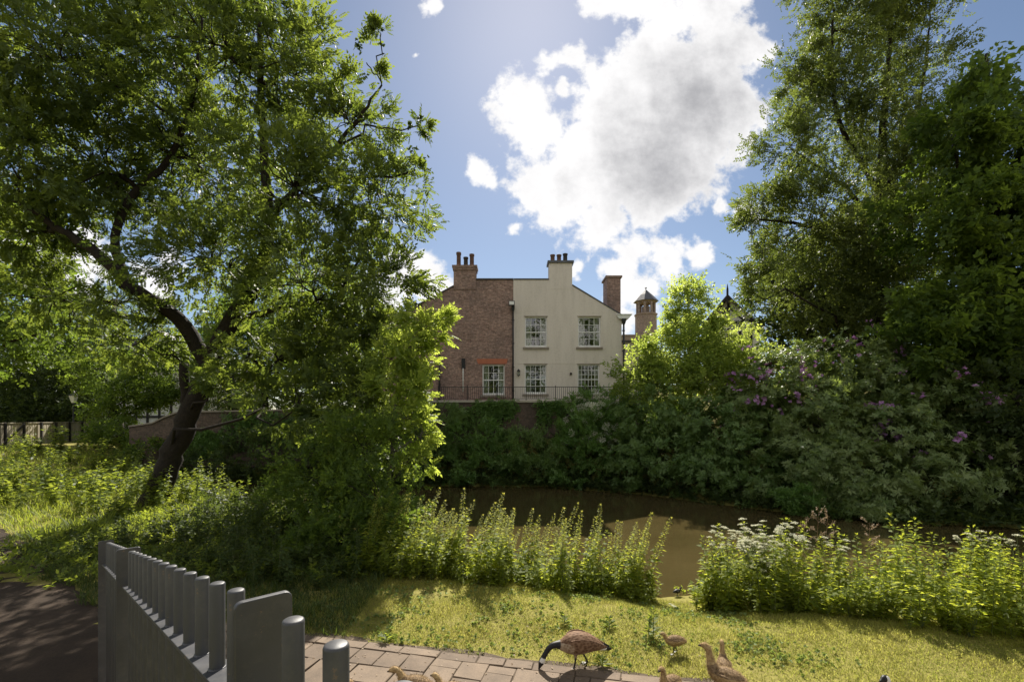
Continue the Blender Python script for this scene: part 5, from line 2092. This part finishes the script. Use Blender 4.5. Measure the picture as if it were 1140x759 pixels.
def densify(sp, m=3):
    sp = np.asarray(sp, float)
    t = np.arange(len(sp))
    tt = np.linspace(0, len(sp) - 1, (len(sp) - 1) * m + 1)
    out = np.stack([np.interp(tt, t, sp[:, i]) for i in range(sp.shape[1])], 1)
    for _ in range(2):
        out[1:-1] = (out[:-2] + 2 * out[1:-1] + out[2:]) / 4
    return out


def bird(name, label, cat, spine, legs, wings, ptx, Y, scale, heading, classify, mats, voxel=.007, group=None, fuzz=0, seed=0):
    """one continuous body: lofted trunk, neck, head and bill, wings and legs fused by a voxel remesh"""
    sp = densify(spine)
    mb = MB()
    mb.add(*rings(sp))
    for w_ in wings:
        mb.add(*rings(densify(w_)))
    for (f0, s0, z0, f1, s1, fk, r_) in legs:
        mb.tube([(f0, s0, z0), (fk, (s0 + s1) / 2, z0 * .52), (f1 - .012, s1, .015)], [r_ * 2.1, r_ * 1.05, r_], 8)
        # webbed foot with three toes
        t = r_ * 8.5
        for a in (-.45, 0, .45):
            mb.tube([(f1 - .012, s1, .014), (f1 - .012 + t * math.cos(a), s1 + t * math.sin(a), .008)], [r_ * .95, r_ * .5], 6)
        mb.add([(f1 - .014, s1, .016), (f1 - .012 + t * .85 * math.cos(.45), s1 - t * .85 * math.sin(.45), .010), (f1 + t * .8, s1, .011), (f1 - .012 + t * .85 * math.cos(.45), s1 + t * .85 * math.sin(.45), .010),
                (f1 - .014, s1, .002), (f1 - .012 + t * .85 * math.cos(.45), s1 - t * .85 * math.sin(.45), .001), (f1 + t * .8, s1, .001), (f1 - .012 + t * .85 * math.cos(.45), s1 + t * .85 * math.sin(.45), .001)],
               [(0, 1, 2, 3), (7, 6, 5, 4), (0, 4, 5, 1), (1, 5, 6, 2), (2, 6, 7, 3), (3, 7, 4, 0)])
    tmp = mb.build('tmp', mats[0])
    md = tmp.modifiers.new('fuse', 'REMESH')
    md.mode = 'VOXEL'
    md.voxel_size = voxel
    sm_ = tmp.modifiers.new('smooth', 'SMOOTH')
    sm_.iterations = 3
    sm_.factor = .4
    dg = bpy.context.evaluated_depsgraph_get()
    me = bpy.data.meshes.new_from_object(tmp.evaluated_get(dg))
    bpy.data.objects.remove(tmp)
    me.materials.clear()
    me.name = name
    o = link(name, me, mats, None, True)
    cs = np.zeros(len(me.polygons) * 3)
    me.polygons.foreach_get('center', cs)
    cs = cs.reshape(-1, 3)
    dist = np.linalg.norm(cs[:, None, :] - sp[None, :, :3], axis=2)
    near = dist.argmin(1) / (len(sp) - 1)
    me.polygons.foreach_set('material_index', np.array([classify(c, t) for c, t in zip(cs, near)], np.int32))
    x = (ptx - CX) / F * Y
    o.location = (x, Y, max(float(Hz(x, Y)), 0.0 if Y > 7 else -9) + (.022 if on_paving(x, Y)[0] > 0 else .0))
    if Y > 8:
        o.location.z = float(Hz(x, Y))
    o.rotation_euler = (0, 0, heading)
    o.scale = (scale,) * 3
    tag(o, label, cat, group)
    if fuzz:
        r = np.random.default_rng(seed)
        nn = np.zeros(len(me.polygons) * 3)
        me.polygons.foreach_get('normal', nn)
        nn = nn.reshape(-1, 3)
        ok = np.where((cs[:, 2] > .09) & (near < .93))[0]
        i = r.choice(ok, fuzz)
        d = norm(nn[i] + r.normal(0, .35, (fuzz, 3)) + [-.5, 0, -.1])
        q = np.array([leaf_quad((0, 0, 0), (0, 1, 0), (0, 0, 1), 1, .12, 0)])
        V = scatter(q, cs[i] - nn[i] * .003, frames(d, r, .2), r.uniform(.012, .026, fuzz))
        quads_obj('down_feathers', V, r.random(fuzz), M['fuzz'], o)
    # eyes
    hd = sp[int(len(sp) * .90)]
    for s in (-1, 1):
        mb2 = MB()
        mb2.lathe([(.001, -.005), (.005, -.002), (.005, .002), (.001, .005)], (hd[0], hd[1] + s * hd[4] * .92, hd[2] + hd[3] * .3), 8)
        e = mb2.build('eye', M['black_metal'], o, True)
    return o


AD = [(-.37, 0, .165, .006, .035), (-.30, 0, .195, .024, .05), (-.22, 0, .235, .062, .08), (-.12, 0, .265, .105, .115), (0, 0, .278, .128, .14), (.08, 0, .275, .122, .132), (.15, 0, .268, .095, .102),
      (.205, 0, .268, .060, .062), (.25, 0, .276, .042, .042), (.31, 0, .272, .034, .033), (.355, 0, .24, .031, .03), (.39, 0, .19, .029, .028), (.415, 0, .145, .030, .027), (.43, 0, .11, .037, .032), (.446, 0, .075, .033, .028), (.458, 0, .045, .018, .016), (.472, 0, .010, .008, .009)]


def cls_ad(c, t):
    if c[2] < .145 and t < .5:
        return 3 if c[2] < .135 else 1
    if t > .47:
        if .76 < t < .845 and abs(c[1]) > .012:
            return 4
        return 2
    if t < .06:
        return 2
    if t < .13 and c[2] < .215:
        return 4
    if t > .33 and c[2] < .31 or c[2] < .205:
        return 1
    return 0


def wing(s, k=1.0):
    return [(.12, s * .10 * k, .30, .05, .012), (.05, s * .130 * k, .30, .078, .02), (-.06, s * .132 * k, .295, .078, .022), (-.18, s * .10 * k, .265, .052, .018), (-.28, s * .06 * k, .225, .03, .012), (-.39, s * .03 * k, .185, .012, .008)]


MA = [GM['brown'], GM['pale'], GM['black'], GM['leg'], GM['white']]
bird('goose', 'adult goose with black neck and brown body bending down to peck at the paving edge', 'goose', AD,
     [(.05, .055, .19, .085, .06, .055, .011), (-.06, -.055, .19, -.12, -.05, -.085, .011)], [wing(1), wing(-1)], 644, 5.83, 1.08, R(180 + 10), cls_ad, MA, .0065, 'geese by the paving')
UPN = AD[:7] + [(.205, 0, .32, .058, .06), (.25, 0, .43, .04, .04), (.265, 0, .52, .031, .03), (.27, 0, .62, .028, .027), (.275, 0, .70, .03, .028), (.29, 0, .745, .036, .032), (.32, 0, .755, .032, .027), (.345, 0, .745, .017, .016), (.375, 0, .735, .008, .01)]
bird('goose', 'second adult goose, only its black head showing at the lower edge, right', 'goose', UPN,
     [(.02, .055, .25, .03, .06, .0, .010), (-.02, -.055, .25, -.04, -.05, -.03, .010)], [wing(1), wing(-1)], 1010, 4.28, 1.0, R(200), cls_ad, MA, .0065, 'geese by the paving')

GS = [(-.17, 0, .15, .012, .02), (-.13, 0, .165, .035, .04), (-.07, 0, .175, .062, .066), (0, 0, .175, .072, .074), (.06, 0, .175, .064, .064), (.10, 0, .19, .042, .042), (.125, 0, .215, .028, .028), (.14, 0, .245, .022, .021),
      (.155, 0, .272, .025, .024), (.175, 0, .283, .024, .021), (.195, 0, .278, .012, .012), (.215, 0, .272, .005, .006)]


def cls_g(c, t):
    if c[2] < .105 and t < .7:
        return 2
    if t > .93:
        return 2
    if c[2] > .195 and t < .5:
        return 1
    return 0


def gw_(s):
    return [(.05, s * .062, .185, .02, .006), (0, s * .074, .185, .03, .010), (-.06, s * .066, .178, .022, .009), (-.10, s * .05, .17, .008, .005)]


MG = [GM['down'], GM['downd'], GM['leg']]
GLG = [(.02, .028, .12, .035, .03, .03, .0065), (-.015, -.028, .12, -.04, -.03, -.03, .0065)]
GG = 'goslings by the paving'
bird('gosling', 'fluffy tan gosling standing on the lawn beside the thistle, facing left', 'gosling', GS, GLG, [gw_(1), gw_(-1)], 751, 6.15, .98, R(180 + 8), cls_g, MG, .0045, GG, 1500, 1)
GS2 = GS[:5] + [(.09, 0, .205, .05, .05), (.11, 0, .25, .033, .033), (.118, 0, .295, .025, .024), (.125, 0, .335, .023, .022), (.14, 0, .362, .026, .025), (.163, 0, .368, .024, .021), (.185, 0, .36, .012, .012), (.207, 0, .352, .005, .006)]
bird('gosling', 'larger brown gosling with upright neck walking up to the left, second from the right', 'gosling', GS2, GLG, [gw_(1), gw_(-1)], 808, 5.12, 1.42, R(180 - 38), cls_g, MG, .0045, GG, 2200, 2)
bird('gosling', 'gosling with its head stretched up, standing behind the larger brown gosling', 'gosling', GS2, GLG, [gw_(1), gw_(-1)], 806, 5.55, 1.02, R(75), cls_g, MG, .0045, GG, 1500, 3)
bird('gosling', 'tan gosling seen from the breast on the paving below the standing tan gosling', 'gosling', GS2, GLG, [gw_(1), gw_(-1)], 746, 5.08, 1.12, R(180 + 40), cls_g, MG, .0045, GG, 1800, 4)
bird('gosling', 'gosling with curved neck and beak pointing left at the bottom edge', 'gosling',
     GS[:5] + [(.09, 0, .20, .046, .046), (.115, 0, .235, .03, .03), (.13, 0, .265, .023, .023), (.15, 0, .285, .022, .021), (.175, 0, .29, .025, .023), (.197, 0, .284, .022, .02), (.218, 0, .274, .011, .011), (.238, 0, .266, .005, .006)],
     GLG, [gw_(1), gw_(-1)], 462, 5.0, 1.3, R(180 - 6), cls_g, MG, .0045, GG, 2200, 5)
bird('gosling', 'gosling showing only a narrow upright neck at the bottom edge, nearest the grey fence', 'gosling', GS2, GLG, [gw_(1), gw_(-1)], 401, 4.88, 1.12, R(250), cls_g, MG, .0045, GG, 1200, 6)
bird('gosling', 'gosling showing only its crown at the bottom edge, right of the curved neck', 'gosling', GS, GLG, [gw_(1), gw_(-1)], 505, 4.9, 1.25, R(165), cls_g, MG, .0045, GG, 1200, 7)

MH = [GM['black'], GM['black'], GM['leg']]
mo = bird('moorhen', 'small black waterbird at the water edge in the gap between the plant clumps', 'bird', GS, GLG, [gw_(1), gw_(-1)], 754, 9.85, .62, R(20), cls_g, MH, .006)
H = Herb(5)
for i in range(12):
    u = i / 12
    for s in (-1, 1):
        H.leaf((0, u * .12, .012), (s * .6, .8, .06), .04 * (1.1 - u * .6), .018)
fe = H.mesh('feather', [M['umbel'], M['umbel']])
x = (753 - CX) / F * 8.7
fe.location = (x, 8.7, float(Hz(x, 8.7)) + .03)
fe.rotation_euler = (.1, 0, .5)
fe.scale = (1.4,) * 3
tag(fe, 'small white feather lying on the grass below the gap to the water', 'feather')
